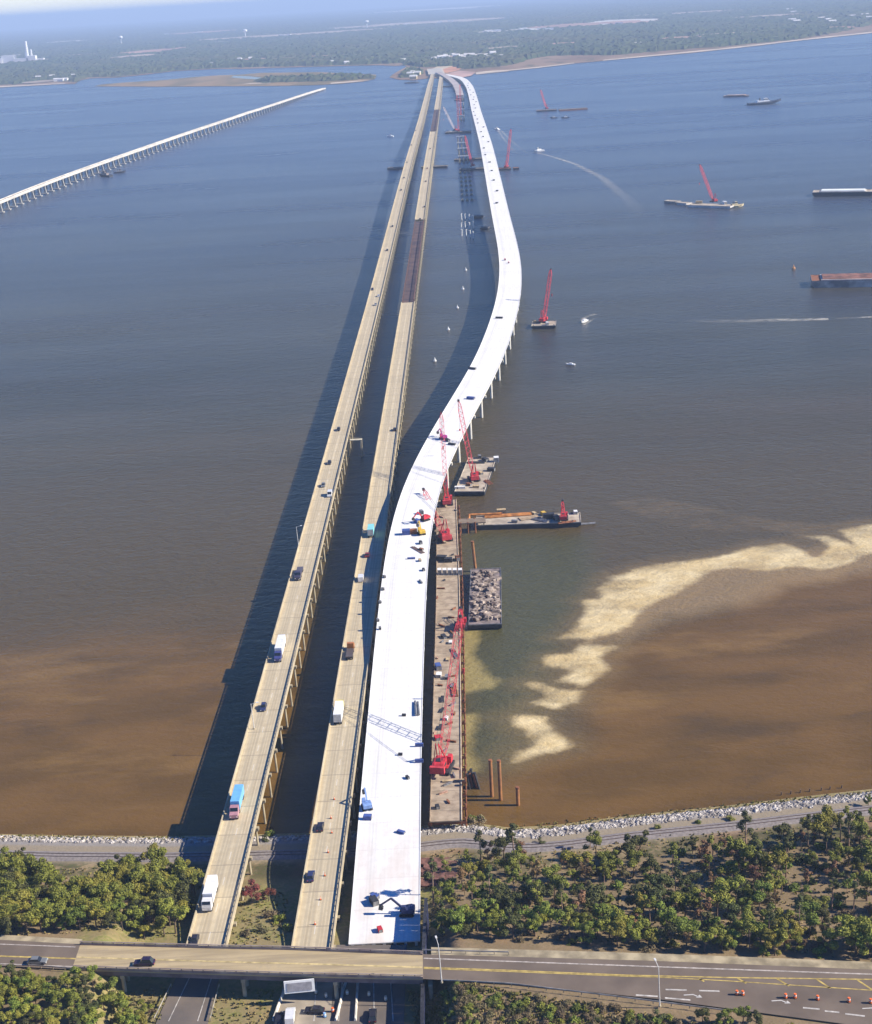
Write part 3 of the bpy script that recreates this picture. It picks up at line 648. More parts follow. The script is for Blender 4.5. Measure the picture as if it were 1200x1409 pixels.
mark([(0,1299),(104,1303)], WORN, w=.3); mark([(583,1318.5),(900,1330),(1200,1340.5),(1300,1344)], WORN, w=.4); mark([(0,1326),(104,1330)], WORN, w=.3)
for a, b in [((916,1361.5),(945,1362.3)), ((962,1363),(990,1363.8)), ((875,1369),(905,1371)), ((915,1373),(950,1376)), ((1105,1386.5),(1128,1388.5)), ((1135,1391),(1155,1393)), ((1163,1395),(1190,1398))]: mark([a, b], WPT, w=.45)
def arrow(px, py):
    p = G(px, py, 16.03); mb = MB(); s = .95
    for poly in ([(-1.9,-.16),(.3,-.16),(.3,.16),(-1.9,.16)], [(.3,-.16),(1.2,-1.0),(1.5,-.8),(.3,.16)], [(.75,-1.15),(2.2,-1.25),(1.75,-.2)]):
        k = len(mb.v); mb.v += [(p.x+a*s, p.y+b*s, p.z) for a, b in poly]; mb.f.append(tuple(range(k, k+len(poly))))
    struct('road_marking', mb, mat('bright_white_paint', (.52,.50,.46), .8, .05, 1))
for q in ((952,1368.5), (1073,1376.5), (1198,1387)): arrow(*q)
# the highway below
def road(edge_l, edge_r, z, m, name='highway'):
    mb = MB(); A = [G(a, b, z) for a, b in edge_l]; B = [G(a, b, z) for a, b in edge_r]
    def ext(E): d = (E[0]-E[1]).normalized(); return [E[0]+d*120]+E
    A, B = ext(A), ext(B)
    for p, q in zip(A, B): mb.v += [tuple(p), tuple(q)]
    mb.f = [(2*i, 2*i+1, 2*i+3, 2*i+2) for i in range(len(A)-1)]
    return struct(name, mb, m)
pLa = [Vector((p.x, p.y, 9.45)) for p in []]
road([(216,1405),(262,1300)], [(287,1405),(313,1300)], 9.40, ASPH2)
road([(378,1405),(402,1300)], [(455,1405),(462,1300)], 9.40, mat('concrete_road', (.34,.29,.22), .9, .15, .2))
road([(455.5,1405),(463,1300)], [(556,1405),(560,1300)], 9.38, ASPH2)
for a, b, dash in (((232,1405),(268,1330),0), ((272,1405),(296,1330),0), ((466,1405),(472,1340),0), ((490,1405),(492,1340),0), ((515,1405),(514,1340),1), ((541,1405),(537,1340),0), ((432,1405),(436,1340),0)):
    mark([a, b], WPT, z=9.45, w=.22)

def jersey(pts, z, label, m=None, name='concrete_barrier'):
    P, t = resample([tuple(G(a, b, z)) for a, b in pts], 3.0); r0 = P[0].copy(); Q = P-r0
    o = sweep(MB(), Q, t, [(-.30, 0), (.30, 0), (.11, .85), (-.11, .85)][::-1]).build(name, m or mat('pale_barrier_concrete', (.62,.58,.50), .9, .15, .5)); o.location = r0
    return tag(o, label, 'barrier')
jersey([(462,1405),(470,1375),(471,1366),(476,1352)], 9.4, 'pale curving concrete barrier between the lanes just below the overpass')
jersey([(489,1405),(492.5,1350)], 9.4, 'straight white concrete barrier right of the curved one below the overpass')
jersey([(376,1405),(396,1350)], 9.4, 'concrete kerb barrier left of the middle road below the overpass')
def guardrail(pts, z, label, gap=3.8, h=.75):
    P, t = resample([tuple(G(a, b, z)) for a, b in pts], gap); r = thing('guardrail', label, 'guardrail', Vector(P[0])); Q = P-P[0]
    mb = MB()
    for a, b in zip(Q[:-1], Q[1:]): mb.bar(Vector(a)+Vector((0,0,h)), Vector(b)+Vector((0,0,h)), .08, .32)
    mb.build('rail', mat('galvanised_rail', (.45,.42,.38), .6, .2, .5, .2), r)
    pm = MB().box((0,0,h/2), (.18,.18,h)).mesh('post', mat('wood_post', (.42,.34,.22), .9, .2, 1))
    for a in Q[:100]:
        o = bpy.data.objects.new('post', pm); COL.objects.link(o); o.parent = r; o.location = a
    return r
guardrail([(213,1405),(236,1358)], 9.4, 'guardrail on pale posts along the left edge of the road below the overpass', 2.2, .9)
guardrail([(290,1405),(302,1358)], 9.4, 'guardrail on pale posts along the right edge of the left road below the overpass', 2.2, .9)
guardrail([(608,1352),(700,1356.5),(860,1376),(1000,1394)], 16.0, 'low guardrail along the near edge of the cross road at right')
guardrail([(40,1331),(106,1336.5)], 16.0, 'short guardrail leading to the overpass at its left end', 3.0)
guardrail([(582,1310.5),(700,1313.5)], 16.0, 'guardrail on the far side of the cross road beside the wood', 3.0)

# ------------------------------------------------------------------ shore: riprap, track
mb = MB()
def rock(p, s):
    k = len(mb.v); pts = []
    for d in ((1,0,0),(-1,0,0),(0,1,0),(0,-1,0),(0,0,1),(.7,.7,.5),(-.7,.6,.55),(.6,-.7,.5),(-.65,-.7,.45)):
        q = s*rng.uniform(.6, 1.1); pts.append((p[0]+d[0]*q, p[1]+d[1]*q, p[2]+d[2]*q*.8))
    mb.v.extend(pts); mb.f.extend([tuple(k+i for i in f) for f in ((0,5,7),(5,4,7),(5,2,4),(2,6,4),(6,1,8),(6,8,4),(8,3,4),(3,7,4),(0,2,5),(1,6,2),(1,3,8),(3,0,7))])
for x in np.arange(-190, 190, .42):
    for _ in range(7 if x > -5 else 6):
        xx = x+rng.uniform(-.4, .4)
        if -66 < xx < -14 and rng.random() < .35: continue
        d = rng.uniform(-.2, 5.0)+rng.gauss(0, .5)*(x > 0); y = float(shore(xx))-(3.6 if xx > -8 else 2.0)-d
        rock((xx, y, gz(xx, y)), rng.choice((.25, .35, .45, .45, .6, .75)))
stuff('riprap', mb, mat('grey_white_riprap', (.54,.50,.45), .95, .25, .5, col2=(.17,.15,.135)))
trk = thing('railway_track', 'shoreside railway track on grey ballast behind the riprap', 'railway track', (-185, float(shore(-185))-14.3, 0))
pth = np.array([(x, float(shore(x))-14.3, gz(x, float(shore(x))-14.3)+.3) for x in np.arange(-185, 186, 6.0)]); pq, ptt = resample(pth-np.array([trk.location.x, trk.location.y, 0]), 4.0)
sweep(MB(), pq, ptt, [(-2.6, -.35), (-1.5, .15), (1.5, .15), (2.6, -.35)]).build('ballast', mat('ballast', (.26,.23,.215), .95, .2, 1.2, col2=(.17,.15,.145)), trk)
for s in (-.72, .72): sweep(MB(), pq, ptt, [(s-.06, .15), (s-.06, .33), (s+.06, .33), (s+.06, .15)]).build('rail', mat('rail_steel', (.13,.095,.08), .5, .2, 1), trk)
# ------------------------------------------------------------------ work trestle beside the new bridge
def edges(E, z): return smooth_path([tuple((G(a, y, z)+G(b, y, z))/2) for y, a, b in E], 4.0, 30)
WZ = 5.0
WP_, WT_ = edges([(1130,592,635),(1060,593,635.5),(1000,594,636),(900,595.5,636),(850,596.5,636.5),(800,597,636),(760,597.5,634),(720,598,631.5),(688,599,630)], WZ)
WW = 9.4
wt = thing('work_trestle', 'brown timber-decked work trestle on steel piles beside the white bridge', 'trestle', (float(WP_[0,0]), float(WP_[0,1]), 0)); o0 = np.array([WP_[0,0], WP_[0,1], 0])
k = NT('trestle_timber_mats'); uvn = k.new('ShaderNodeUVMap'); s = k.new('ShaderNodeSeparateXYZ'); k.l.new(uvn.outputs[0], s.inputs[0])
wn = k.new('ShaderNodeTexWhiteNoise', noise_dimensions='1D'); k.l.new(k.math('FLOOR', k.math('DIVIDE', s.outputs[1], 1.4)), wn.inputs['W'])
n1 = k.noise(k.pos(), .35, 5, .6); c = k.mix(k.step(n1, .38, .64), (.43,.345,.245), (.28,.22,.155)); c = k.mix(k.math('MULTIPLY', wn.outputs[0], .3), c, (.24,.17,.12))
c = k.mix(k.step(k.math('FRACT', k.math('DIVIDE', s.outputs[1], 5.6)), .06, .03, 0, .6), c, (.12,.09,.07)); TMT = k.out(c, .95, .2)
sweep(MB(), WP_-o0, WT_, [(-WW/2, 0), (WW/2, 0), (WW/2, -.35), (-WW/2, -.35)]).build('deck', TMT, wt)
for x in (-4.2, 4.2): sweep(MB(), WP_-o0, WT_, [(x-.2, -.35), (x+.2, -.35), (x+.2, -1.3), (x-.2, -1.3)]).build('beam', RUST, wt)
sweep(MB(), WP_-o0, WT_, [(-4.62, .3), (-4.4, .3), (-4.4, 0), (-4.62, 0)]).build('kerb', TIMBER, wt); sweep(MB(), WP_-o0, WT_, [(4.4, .3), (4.62, .3), (4.62, 0), (4.4, 0)]).build('kerb', mat('pale_timber', (.55,.45,.32), .9, .15, .5), wt)
pb = MB()
pb.bar((-5.2,0,-.6), (6.0,0,-.6), .7, .7)
for x in (-4.6, 4.6, 5.7): pb.cyl((x,0,-.2 if x < 5 else .9), (x,0,-14), .33, .33, 8)
PBm = pb.mesh('pile_bent', RUST); row_of_piers(wt, PBm, WP_, WT_, 7.5, 1.2, name='pile_bent', start=2, end=1, m=RUST)
at_ = thing('access_trestle', 'short timber finger trestle joining the work trestle to the long barge', 'trestle', G(631,717,WZ)); p0, p1 = G(631,717,WZ), G(656,716,WZ); dlt = p1-p0
MB().bar((0,0,-.2), tuple(dlt+Vector((4,0,-.2))), 6.0, .4).build('deck', TMT, at_)
for f in (.1, .5, .9):
    for w in (-2.6, 2.6): q = dlt*f; MB().cyl((q.x, q.y+w, .2), (q.x, q.y+w, -12), .35, .35, 8).build('pile', RUST, at_)

# ------------------------------------------------------------------ cranes
def lattice(a, b, w=1.7, ch=.13, lc=.07, step=2.2, up=None):
    mb = MB(); a, b = Vector(a), Vector(b); d = b-a; L = d.length; d.normalize()
    u = d.cross(Vector((0,0,1)));
    if u.length < .05: u = Vector((1,0,0))
    u.normalize(); v = u.cross(d); n = max(4, int(L/step)); prev = None
    for i in range(n+1):
        f = i/n; ww = w*min(1, .25+f*6, .3+(1-f)*7)/2; c = a+d*(L*f)
        q = [c+u*(sx_*ww)+v*(sy_*ww) for sx_, sy_ in ((-1,-1),(1,-1),(1,1),(-1,1))]
        if prev:
            for j in range(4):
                mb.bar(prev[j], q[j], ch); jj = (j+1) % 4
                mb.bar(prev[j], q[jj], lc) if i % 2 else mb.bar(prev[jj], q[j], lc)
        prev = q
    return mb
REDB = mat('boom_red_paint', (.70,.07,.09), .5, .15, .3); YEQ = mat('yellow_machine_paint', (.65,.42,.05), .5, .12, 1.0)
def crane(px, py, z0, tx, ty, L, label, group=None, body=RED, boomm=REDB, sc=1.0, name='crawler_crane', w=1.7, ch=.13):
    B = G(px, py, z0); r = ray(tx, ty); foot = B+Vector((0,0,2.2*sc)); o = Vector((0,0,CAMZ))-foot
    b = o.dot(r); c = o.length_squared-L*L; disc = b*b-c
    t = -b+math.sqrt(disc) if disc > 0 else -b
    tip = Vector((0,0,CAMZ))+r*t; dv = tip-B; az = math.atan2(-dv.x, dv.y)
    root = thing(name, label, 'crane', B, az, group); R = Matrix.Rotation(-az, 3, 'Z'); tl = R @ dv
    for sx_ in (-1, 1):
        mb = MB(); x = sx_*2.3*sc; hw = .55*sc
        pr = [(-3.6,.45),(-3.1,.05),(3.1,.05),(3.6,.45),(3.5,.95),(3.0,1.2),(-3.0,1.2),(-3.5,.95)]
        mb.prism([(p*sc, q*sc) for p, q in pr], 'x', x-hw, x+hw); mb.build('crawler_track', DARK, root)
    mb = MB(); mb.box((0,0,.95*sc), (4.2*sc,3.4*sc,.7*sc)); mb.cyl((0,0,1.2*sc), (0,0,1.6*sc), 1.4*sc, 1.4*sc, 14); mb.build('carbody', body, root)
    h = MB().prism([(p*sc, q*sc) for p, q in ((-4.3,1.6),(1.6,1.6),(1.6,2.5),(1.0,3.5),(-3.6,3.7),(-4.3,3.2))], 'x', -1.5*sc, 1.5*sc).build('machinery_house', body, root)
    for sx_ in (-1.52, 1.52): MB().box((sx_*sc,-1.9*sc,2.55*sc), (.06,2.4*sc,.9*sc)).build('engine_grille', DARK, h)
    MB().box((0,-2.0*sc,3.72*sc), (1.5*sc,1.6*sc,.25*sc)).build('roof_hatch', DARK, h)
    cb = MB().prism([(p*sc, q*sc) for p, q in ((.3,1.7),(2.5,1.7),(2.7,2.6),(2.1,3.6),(.3,3.6))], 'x', 1.55*sc, 2.6*sc).build('cab', body, root)
    MB().prism([(p*sc, q*sc) for p, q in ((2.53,2.3),(2.73,2.65),(2.15,3.5),(2.02,3.5))], 'x', 1.65*sc, 2.5*sc).build('cab_window', GLASS, cb)
    MB().box((0,-4.9*sc,2.5*sc), (3.9*sc,1.2*sc,1.9*sc)).build('counterweight', mat('counterweight_red', (.50,.05,.06), .6, .15, .6), root)
    ft = Vector((0, 1.4*sc, 2.0*sc)); lattice(ft, tl, w*sc, ch, ch*.55, max(1.8, ch*7)).build('boom', boomm, root)
    ga = Vector((0, -3.6*sc, 9.5*sc)); mb = MB()
    for sx_ in (-1, 1): mb.bar((sx_*1.1*sc, .2, 3.5*sc), ga+Vector((sx_*.4,0,0)), .28); mb.bar((sx_*1.1*sc, -4.2*sc, 3.4*sc), ga+Vector((sx_*.4,0,0)), .2)
    mb.build('gantry', body, root)
    mb = MB(); mb.bar(ga+Vector((-.4,0,0)), tl+Vector((-.4,0,.4)), .07); mb.bar(ga+Vector((.4,0,0)), tl+Vector((.4,0,.4)), .07)
    dl = tl-ft; hook = tl+Vector((0,.8,-tl.z*.55)); mb.bar(tl+Vector((0,.8,0)), hook, .08); mb.build('cables', DARK, root)
    mb = MB(); mb.box(hook, (.7,.5,1.4)); mb.cyl(hook+Vector((0,0,-.7)), hook+Vector((0,0,-1.5)), .25, .12, 6); mb.build('hook_block', body, root)
    mb = MB(); mb.cyl(tl+Vector((-.5,.3,.2)), tl+Vector((.5,.3,.2)), .7, .7, 10); mb.build('boom_head', DARK, root)
    return root
crane(608,1058,WZ,633,850,48,'red crawler crane with a long lattice boom at the near end of the work trestle', sc=1.15, w=2.0)
crane(634,862,WZ,634,838,8,'squat red pile rig at the right edge of the work trestle beside the rubble barge', sc=.85, name='pile_rig')
crane(611,742,WZ,583,674,35,'red crawler crane on the work trestle with its boom leaning left over the white deck', sc=1.1)
crane(615,693,WZ,607,568,51,'red crawler crane at the far end of the work trestle, boom over the white deck', w=1.9)
crane(652,660,2.6,631,552,50,'red crawler crane standing on the square tan barge', w=1.9)
crane(748,443,2.4,758,371,38,'lone red crane on a small floating barge right of the white bridge bend', w=2.0, ch=.24)
crane(982,278,2.4,963,227,46,'red crane with a left-leaning boom on the barge train far to the right', w=2.2, ch=.26)
crane(697,231,2.4,703,178,54,'red crane rising close behind the right side of the white bridge', w=2.4, ch=.28)
crane(752,150,2.4,744,124,42,'faint red crane on the farthest crane barge, near the far shore', w=2.6, ch=.34)
crane(631,181,2.4,629,131,64,'tall pinkish red crane among the unfinished piers', w=2.6, ch=.26); crane(634,160,2.4,633,116,66,'pinkish red crane behind the tallest one among the unfinished piers', w=2.6, ch=.26)
crane(650,229,2.4,640,187,46,'red crane tucked just left of the white bridge over dark barges', w=2.2, ch=.28)
crane(626,180,2.4,610,147,50,'white and red crane with a boom leaning left between the old and new bridges', boomm=mat('pale_boom_paint', (.7,.6,.58), .5, .3, .2), w=2.4, ch=.32)
crane(775,714,2.8,774,690,9,'small red drill rig at the outer end of the long barge', sc=.8, name='drill_rig', w=1.4, ch=.25)

# ------------------------------------------------------------------ barges and boats
def frame2(c0, c1, z=0):
    a, b = G(*c0, z), G(*c1, z); d = b-a; return (a+b)/2, d.length, math.atan2(-d.x, d.y)
def barge(c0, c1, w, label, hull=BLACK_HULL, deck=BARGE_TAN, h=2.2, group=None, rake=3.0, name='barge', extra=None):
    c, L, rz = frame2(c0, c1, h); c.z = 0; r = thing(name, label, 'barge', c, rz, group); rk = min(rake, L*.15)
    MB().prism([(-L/2, h), (-L/2, h*.45), (-L/2+rk, -.9), (L/2-rk, -.9), (L/2, h*.45), (L/2, h)], 'x', -w/2, w/2).build('hull', hull, r)
    MB().box((0,0,h+.06), (w-.5, L-.6, .12)).build('deck', deck, r)
    mb = MB()
    for sx_ in (-1, 1): mb.box((sx_*(w/2-.1),0,h+.2), (.2, L, .4))
    for sy_ in (-1, 1): mb.box((0,sy_*(L/2-.1),h+.2), (w-.4, .2, .4))
    mb.build('coaming', mat('pale_coaming', (.55,.48,.38), .8, .2, .3) if deck is BARGE_TAN else STEEL, r)
    if L > 14:
        for sx_ in (-1, 1):
            for sy_ in (-.42, .42): q = MB(); q.cyl((sx_*(w/2-.9), sy_*L, h), (sx_*(w/2-.9), sy_*L, h+.8), .25, .25, 8); q.box((sx_*(w/2-.9), sy_*L, h+.75), (.8,.25,.2)); q.build('bollard', DARK, r)
    if extra: extra(r, L, w, h)
    return r
barge((646,677),(664,630),14.5,'square tan deck barge carrying the red crane beside the white bridge')
lb_ = barge((655,717),(799,712.5),12.5,'long tan barge lying crosswise at the end of the finger trestle')
rb_ = barge((667.5,860),(668.5,783),12.6,'barge heaped with broken concrete rubble moored by the work trestle', deck=mat('rubble_deck', (.22,.18,.17), .95, .2, .4))
def crates(r, L, w, h): pass
barge((732,446),(765,445),15,'small barge under the lone red crane right of the white bridge bend')
barge((949,281),(1009,283),15,'white-sided main barge of the crane group far to the right', hull=mat('white_hull', (.6,.58,.55), .7, .15, .2))
barge((917,276),(933,277.2),9,'small dark pontoon at the left end of the crane barge train', hull=STEEL); barge((934.5,278.3),(948,279.4),9,'pale pontoon between the dark pontoon and the crane barge', hull=mat('white_hull', (.6,.58,.55)))
barge((686,232),(703,231),14,'crane barge half hidden behind the white bridge', deck=RUST); barge((706,231),(714,230.5),9,'tiny rusty float right of the crane beside the white bridge', deck=RUST)
barge((738,152),(766,150.5),16,'dark cluttered crane barge near the far shore', deck=mat('cluttered_brown', (.25,.18,.13), .9, .3, .1)); barge((769,151),(808,148.5),15,'reddish brown barge moored right of the farthest crane barge', hull=RUST, deck=mat('cluttered_brown', (.25,.18,.13)))
def hopper(cover, rim):
    def f(r, L, w, h):
        MB().prism([(-w*.40, h+.1), (w*.40, h+.1), (w*.34, h+1.7), (-w*.34, h+1.7)], 'y', -L*.36, L*.36).build('cargo_cover', cover, r)
        MB().box((0,0,h+.5), (w*.86, L*.76, .8)).build('hopper_wall', rim, r)
    return f
barge((996,132),(1030,131),15,'tan barge lying far off above the dark workboat', deck=mat('tan_cargo_deck', (.50,.36,.28), .9, .2, .05), extra=hopper(mat('tan_cargo', (.55,.40,.32), .9, .2, .05), RUST))
barge((1119,263.5),(1202,262.5),18,'hopper barge with a long white cover at the right edge of the photo', h=4.2, extra=hopper(mat('white_cover', (.72,.75,.70), .7, .06, .05), mat('pale_hopper', (.55,.50,.45), .8, .15, .1)))
barge((1116,383),(1225,381),25,'rust-brown barge cut off by the right edge of the photo', h=5.0, hull=mat('pale_rusty_hull', (.50,.44,.40), .8, .3, .1), deck=RUST, extra=hopper(mat('rust_load', (.22,.10,.07), .95, .3, .15), mat('pale_hopper', (.55,.50,.45))))
barge((534,231),(566,230),12,'dark barge poking out left of the old left bridge', deck=mat('dark_deck', (.10,.09,.09), .9, .2, .1)); barge((580,229.5),(616,228),12,'dark barge poking out right of the old middle bridge', deck=mat('dark_brown_deck', (.22,.18,.13), .9, .2, .1))
barge((613,182),(648,180.5),16,'barge under the white and red crane among unfinished piers', deck=mat('dark_brown_deck', (.22,.18,.13))); barge((625,219.5),(664,217.5),13,'upper of two dark barges touching the left side of the white bridge', deck=mat('dark_brown_deck', (.22,.18,.13)))
barge((633,232.5),(672,231),13,'lower of two dark barges touching the left side of the white bridge', deck=mat('dark_brown_deck', (.22,.18,.13))); barge((610,118.5),(622,118),18,'small dark barge near the far bridgehead', deck=mat('dark_deck', (.10,.09,.09)))
barge((558,113.5),(575,113),16,'low dark barge beside the sandy tip of the far bridgehead', deck=mat('dark_deck', (.10,.09,.09))); barge((653,297),(664,297),6,'upper of two small dark floats in the shadow of the white bridge', deck=mat('dark_deck', (.10,.09,.09)))
barge((662,313),(673,313),7,'lower of two small dark floats in the shadow of the white bridge', deck=mat('dark_deck', (.10,.09,.09))); barge((626,137),(638,136.5),17,'dark barge by the bare piers near the far bridgehead', deck=RUST)

def boat(px, py, rz, L, label, hull=WHITE, house=WHITE, tall=1.0, name='motor_boat', cat='boat', group=None):
    r = thing(name, label, cat, G(px, py, 0), rz, group); w = L*.3; h = L*.10*tall
    def ring(z, k): return [(-w/2*k,-L/2,z),(w/2*k,-L/2,z),(w/2*k,L*.15,z),(w*.33*k,L*.36,z+.05*L),(0,L/2*(.9+.1*k),z+.09*L),(-w*.33*k,L*.36,z+.05*L),(-w/2*k,L*.15,z)]
    MB().loft([ring(-.5, .75), ring(h, 1.0)]).build('hull', hull, r)
    MB().loft([[(-w*.36,-L*.25,h),(w*.36,-L*.25,h),(w*.36,L*.18,h),(-w*.36,L*.18,h)], [(-w*.31,-L*.22,h+L*.11*tall),(w*.31,-L*.22,h+L*.11*tall),(w*.31,L*.13,h+L*.11*tall),(-w*.31,L*.13,h+L*.11*tall)]]).build('cabin', house, r)
    if L > 9:
        wl = MB().loft([[(-w*.24,-L*.04,h+L*.11*tall),(w*.24,-L*.04,h+L*.11*tall),(w*.24,L*.11,h+L*.11*tall),(-w*.24,L*.11,h+L*.11*tall)], [(-w*.21,-L*.03,h+L*.22*tall),(w*.21,-L*.03,h+L*.22*tall),(w*.21,L*.09,h+L*.22*tall),(-w*.21,L*.09,h+L*.22*tall)]]).build('wheelhouse', house, r)
        MB().box((0, L*.035, h+L*.175*tall), (w*.48, L*.145, L*.05*tall)).build('window_band', GLASS, wl)
        MB().cyl((0,-L*.14,h+L*.11*tall), (0,-L*.14,h+L*.24*tall), L*.025, L*.02, 8).build('funnel', DARK, r)
    return r
boat(741,208.5,1.9,18,'white motor boat trailing foam right of the white bridge'); boat(684,178.5,.5,14,'white boat leaving a twin wake just behind the white bridge')
boat(804,443,2.6,9,'small pale boat at the end of its curling wake'); boat(785,502,1.2,6,'tiny pale skiff below the curling wake')
boat(537,188,1.2,12,'lone boat left of the old left bridge'); boat(762,162.5,1.5,13,'left one of two small boats below the farthest crane barge', hull=DARK); boat(778,162.5,1.5,15,'right one of two small boats below the farthest crane barge', hull=DARK)
boat(1052,143.5,-1.57,62,'long dark workboat with a white deckhouse far to the right', hull=mat('navy_hull', (.04,.05,.08), .6, .2, .1), tall=.55, name='workboat', cat='ship')
boat(1012,285,-1.5,18,'cream tugboat at the right end of the crane barge train', hull=mat('cream_hull', (.6,.5,.3), .6, .1, .3), house=mat('cream_house', (.65,.55,.32), .6, .1, .3), name='tugboat'); boat(145,243,.9,26,'dark tugboat beside the piers of the far left trestle', hull=DARK, house=mat('dark_grey_house', (.2,.17,.16), .7, .2, .3), name='tugboat'); boat(165,238,-1.4,18,'low dark boat right of the tug by the far left trestle', hull=DARK, house=STEEL)
boat(617,182,1.5,13,'white cabin boat on the left end of the barge among unfinished piers')
def buoy(px, py, label, m=WHITE, s=1.0):
    r = thing('buoy', label, 'buoy', G(px, py, 0), 0, 'pale buoys strung between the bridges' if m is WHITE else None)
    mb = MB(); mb.cyl((0,0,-.4), (0,0,.9*s), 1.1*s, 1.0*s, 10); mb.build('float', m, r); MB().cyl((0,0,.9*s), (0,0,2.6*s), .5*s, .12*s, 8).build('tower', m, r)
for a, b in ((617,454),(598.5,497),(641,372),(637,398),(629.5,424)): buoy(a, b, 'small pale buoy in the water between the middle bridge and the white bridge')
buoy(1092,370,'orange and white buoy left of the rust-brown barge', mat('orange_buoy', (.6,.30,.12), .6, .1, 1), 1.4)
for i in range(12):
    a = 636+i % 4*5.2+rng.uniform(-1,1); b = 304+i//4*11+rng.uniform(-2,2); p = G(a, b, 0); r = thing('pile', 'pale concrete pile standing in a cluster in the water left of the white bridge', 'pile', p, 0, 'pale concrete piles in the water')
    MB().cyl((0,0,-2), (rng.uniform(-.6,.6),rng.uniform(-.6,.6),6.5), .55, .5, 8).build('shaft', C_NEW, r); MB().cyl((0,0,6.45), (0,0,6.8), .7, .7, 8).build('cap', C_NEW, r)

# loads on the barges and trestle
def rubble(r0, L, w, h, n, m, name='concrete_rubble'):
    mb = MB()
    for i in range(n):
        x = rng.uniform(-.42, .42)*w; y = rng.uniform(-.46, .44)*L; s = rng.choice((.4,.6,.8,1.1,1.4)); z = max(0, 1.6-abs(x)*.25)*rng.random()
        mb.box((x, y, h+.1+s*.3+z), (s*rng.uniform(.8,2.4), s*rng.uniform(.8,2.2), s*rng.uniform(.4,.8)), rng.uniform(0,3), rng.uniform(.6,.95))
    o = mb.build(name, m); o.location = r0.location; o.rotation_euler = r0.rotation_euler; return tag(o, kind='stuff')
rubble(rb_, 54, 12.2, 2.2, 330, mat('broken_concrete', (.44,.36,.29), .95, .35, .5, col2=(.07,.045,.042)))
BOXM = {'rust': RUST, 'blue': mat('blue_box_paint', (.06,.10,.30), .6, .15, 1), 'white': WHITE, 'dark': DARK, 'yellow': YEQ, 'tan': mat('tan_crate', (.48,.36,.2), .9, .2, 1), 'red': RED, 'grey': STEEL}
def container(px, py, z, d, rz, m, label, group=None, name='steel_container', cat='container'):
    r = thing(name, label, cat, G(px, py, z), rz, group); mb = MB(); a, b, c = d
    mb.box((0,0,c/2), (a,b,c)); n = max(2, int(b/.6))
    for i in range(n+1):
        y = -b/2+b*i/n
        for sx_ in (-1, 1): mb.box((sx_*(a/2+.03), y, c/2), (.08,.12,c*.94))
    mb.build('body', BOXM[m], r); MB().box((0,-b/2-.05,c/2), (a*.9,.08,c*.88)).build('doors', BOXM['grey' if m != 'grey' else 'dark'], r); MB().box((0,0,c+.05), (a+.1,b+.1,.1)).build('lid', BOXM[m], r)
    return r
def bundle(px, py, z, L, rz, m, label, n=5, rr=.28, group=None, name='pipe_bundle', cat='pipes'):
    r = thing(name, label, cat, G(px, py, z), rz, group)
    for i in range(n): x = (i-(n-1)/2)*rr*2.1; MB().cyl((x,-L/2,rr), (x,L/2+rng.uniform(-.5,.5),rr), rr, rr, 8).build('pipe', m, r)
    return r
container(683,635,2.3,(2.4,3,2.4),0,'white','white box on the far right corner of the square tan barge'); container(668,634,2.3,(2,4,1.4),.5,'dark','dark box near the far edge of the square tan barge'); container(676,648,2.3,(2.2,3.6,1.6),1.2,'dark','dark box right of the crane on the square tan barge'); container(633,672,2.3,(1.6,5,1),1.5,'white','low white box at the near edge of the square tan barge'); container(655,671,2.3,(1.5,3,1.1),1.4,'tan','tan crate at the near edge of the square tan barge')
bundle(655,637,2.3,9,1.4,DARK,'bundle of dark pipes behind the crane on the square tan barge'); bundle(700,710,2.3,22,-1.55,ORANGE_RUST,'long orange pipes lying along the left half of the long barge',4,.4); bundle(728,713,2.3,9,-1.3,TIMBER,'stack of brown timbers in the middle of the long barge',8,.25); bundle(744,716,2.3,8,.9,STEEL,'grey pipes on the middle of the long barge',5,.3)
container(755,713,2.3,(2.4,5,2.2),-1.5,'dark','dark container left of the drill rig on the long barge'); container(748,709,2.3,(1.8,2.4,1.6),.3,'yellow','small yellow box among the clutter on the long barge'); container(690,706,2.3,(2,4,1.8),1.57,'tan','tan crate on the far edge of the long barge'); container(765,715,2.3,(2,3,2),.2,'dark','dark crate touching the drill rig on the long barge'); container(792,707,2.3,(1.6,2.2,1.4),0,'white','pale box at the outer corner of the long barge')
bundle(805,722,-.2,9,-1.5,STEEL,'grey float log moored at the outer end of the long barge',2,.4,name='float_log')
fr = thing('mooring_frame', 'orange pipe frame bent over the dark gap left of the long barge', 'frame', G(652,719,2)); mb = MB(); pts = [G(646,724,1.5)-fr.location, G(646,714,1.5)-fr.location, G(690,712,1.5)-fr.location]
for a, b in zip(pts[:-1], pts[1:]): mb.cyl(a+Vector((0,0,2)), b+Vector((0,0,2)), .5, .5, 8)
mb.build('beam', ORANGE_RUST, fr)
for q in pts: MB().cyl(q+Vector((0,0,-4)), q+Vector((0,0,2.4)), .4, .4, 8).build('post', RUST, fr)
def pile(px, py, h, label, m=mat('dull_orange_rust', (.38,.17,.055), .85, .25, .5, col2=(.22,.10,.045)), r=.55, lean=0):
    t_ = thing('steel_pile', label, 'pile', G(px, py, 0)); MB().cyl((0,0,-2), (lean,0,h), r, r, 12).build('shaft', m, t_); MB().cyl((lean,0,h-.6), (lean,0,h+.02), r+.06, r+.06, 12).build('collar', RUST, t_); return t_
pile(677,1096,12.5,'left one of the three rusty piles near the shore'); pile(689,1101,13.5,'middle and tallest of the three rusty piles near the shore'); pile(713,1108,6.2,'shortest of three rusty piles, standing apart at right near the shore')
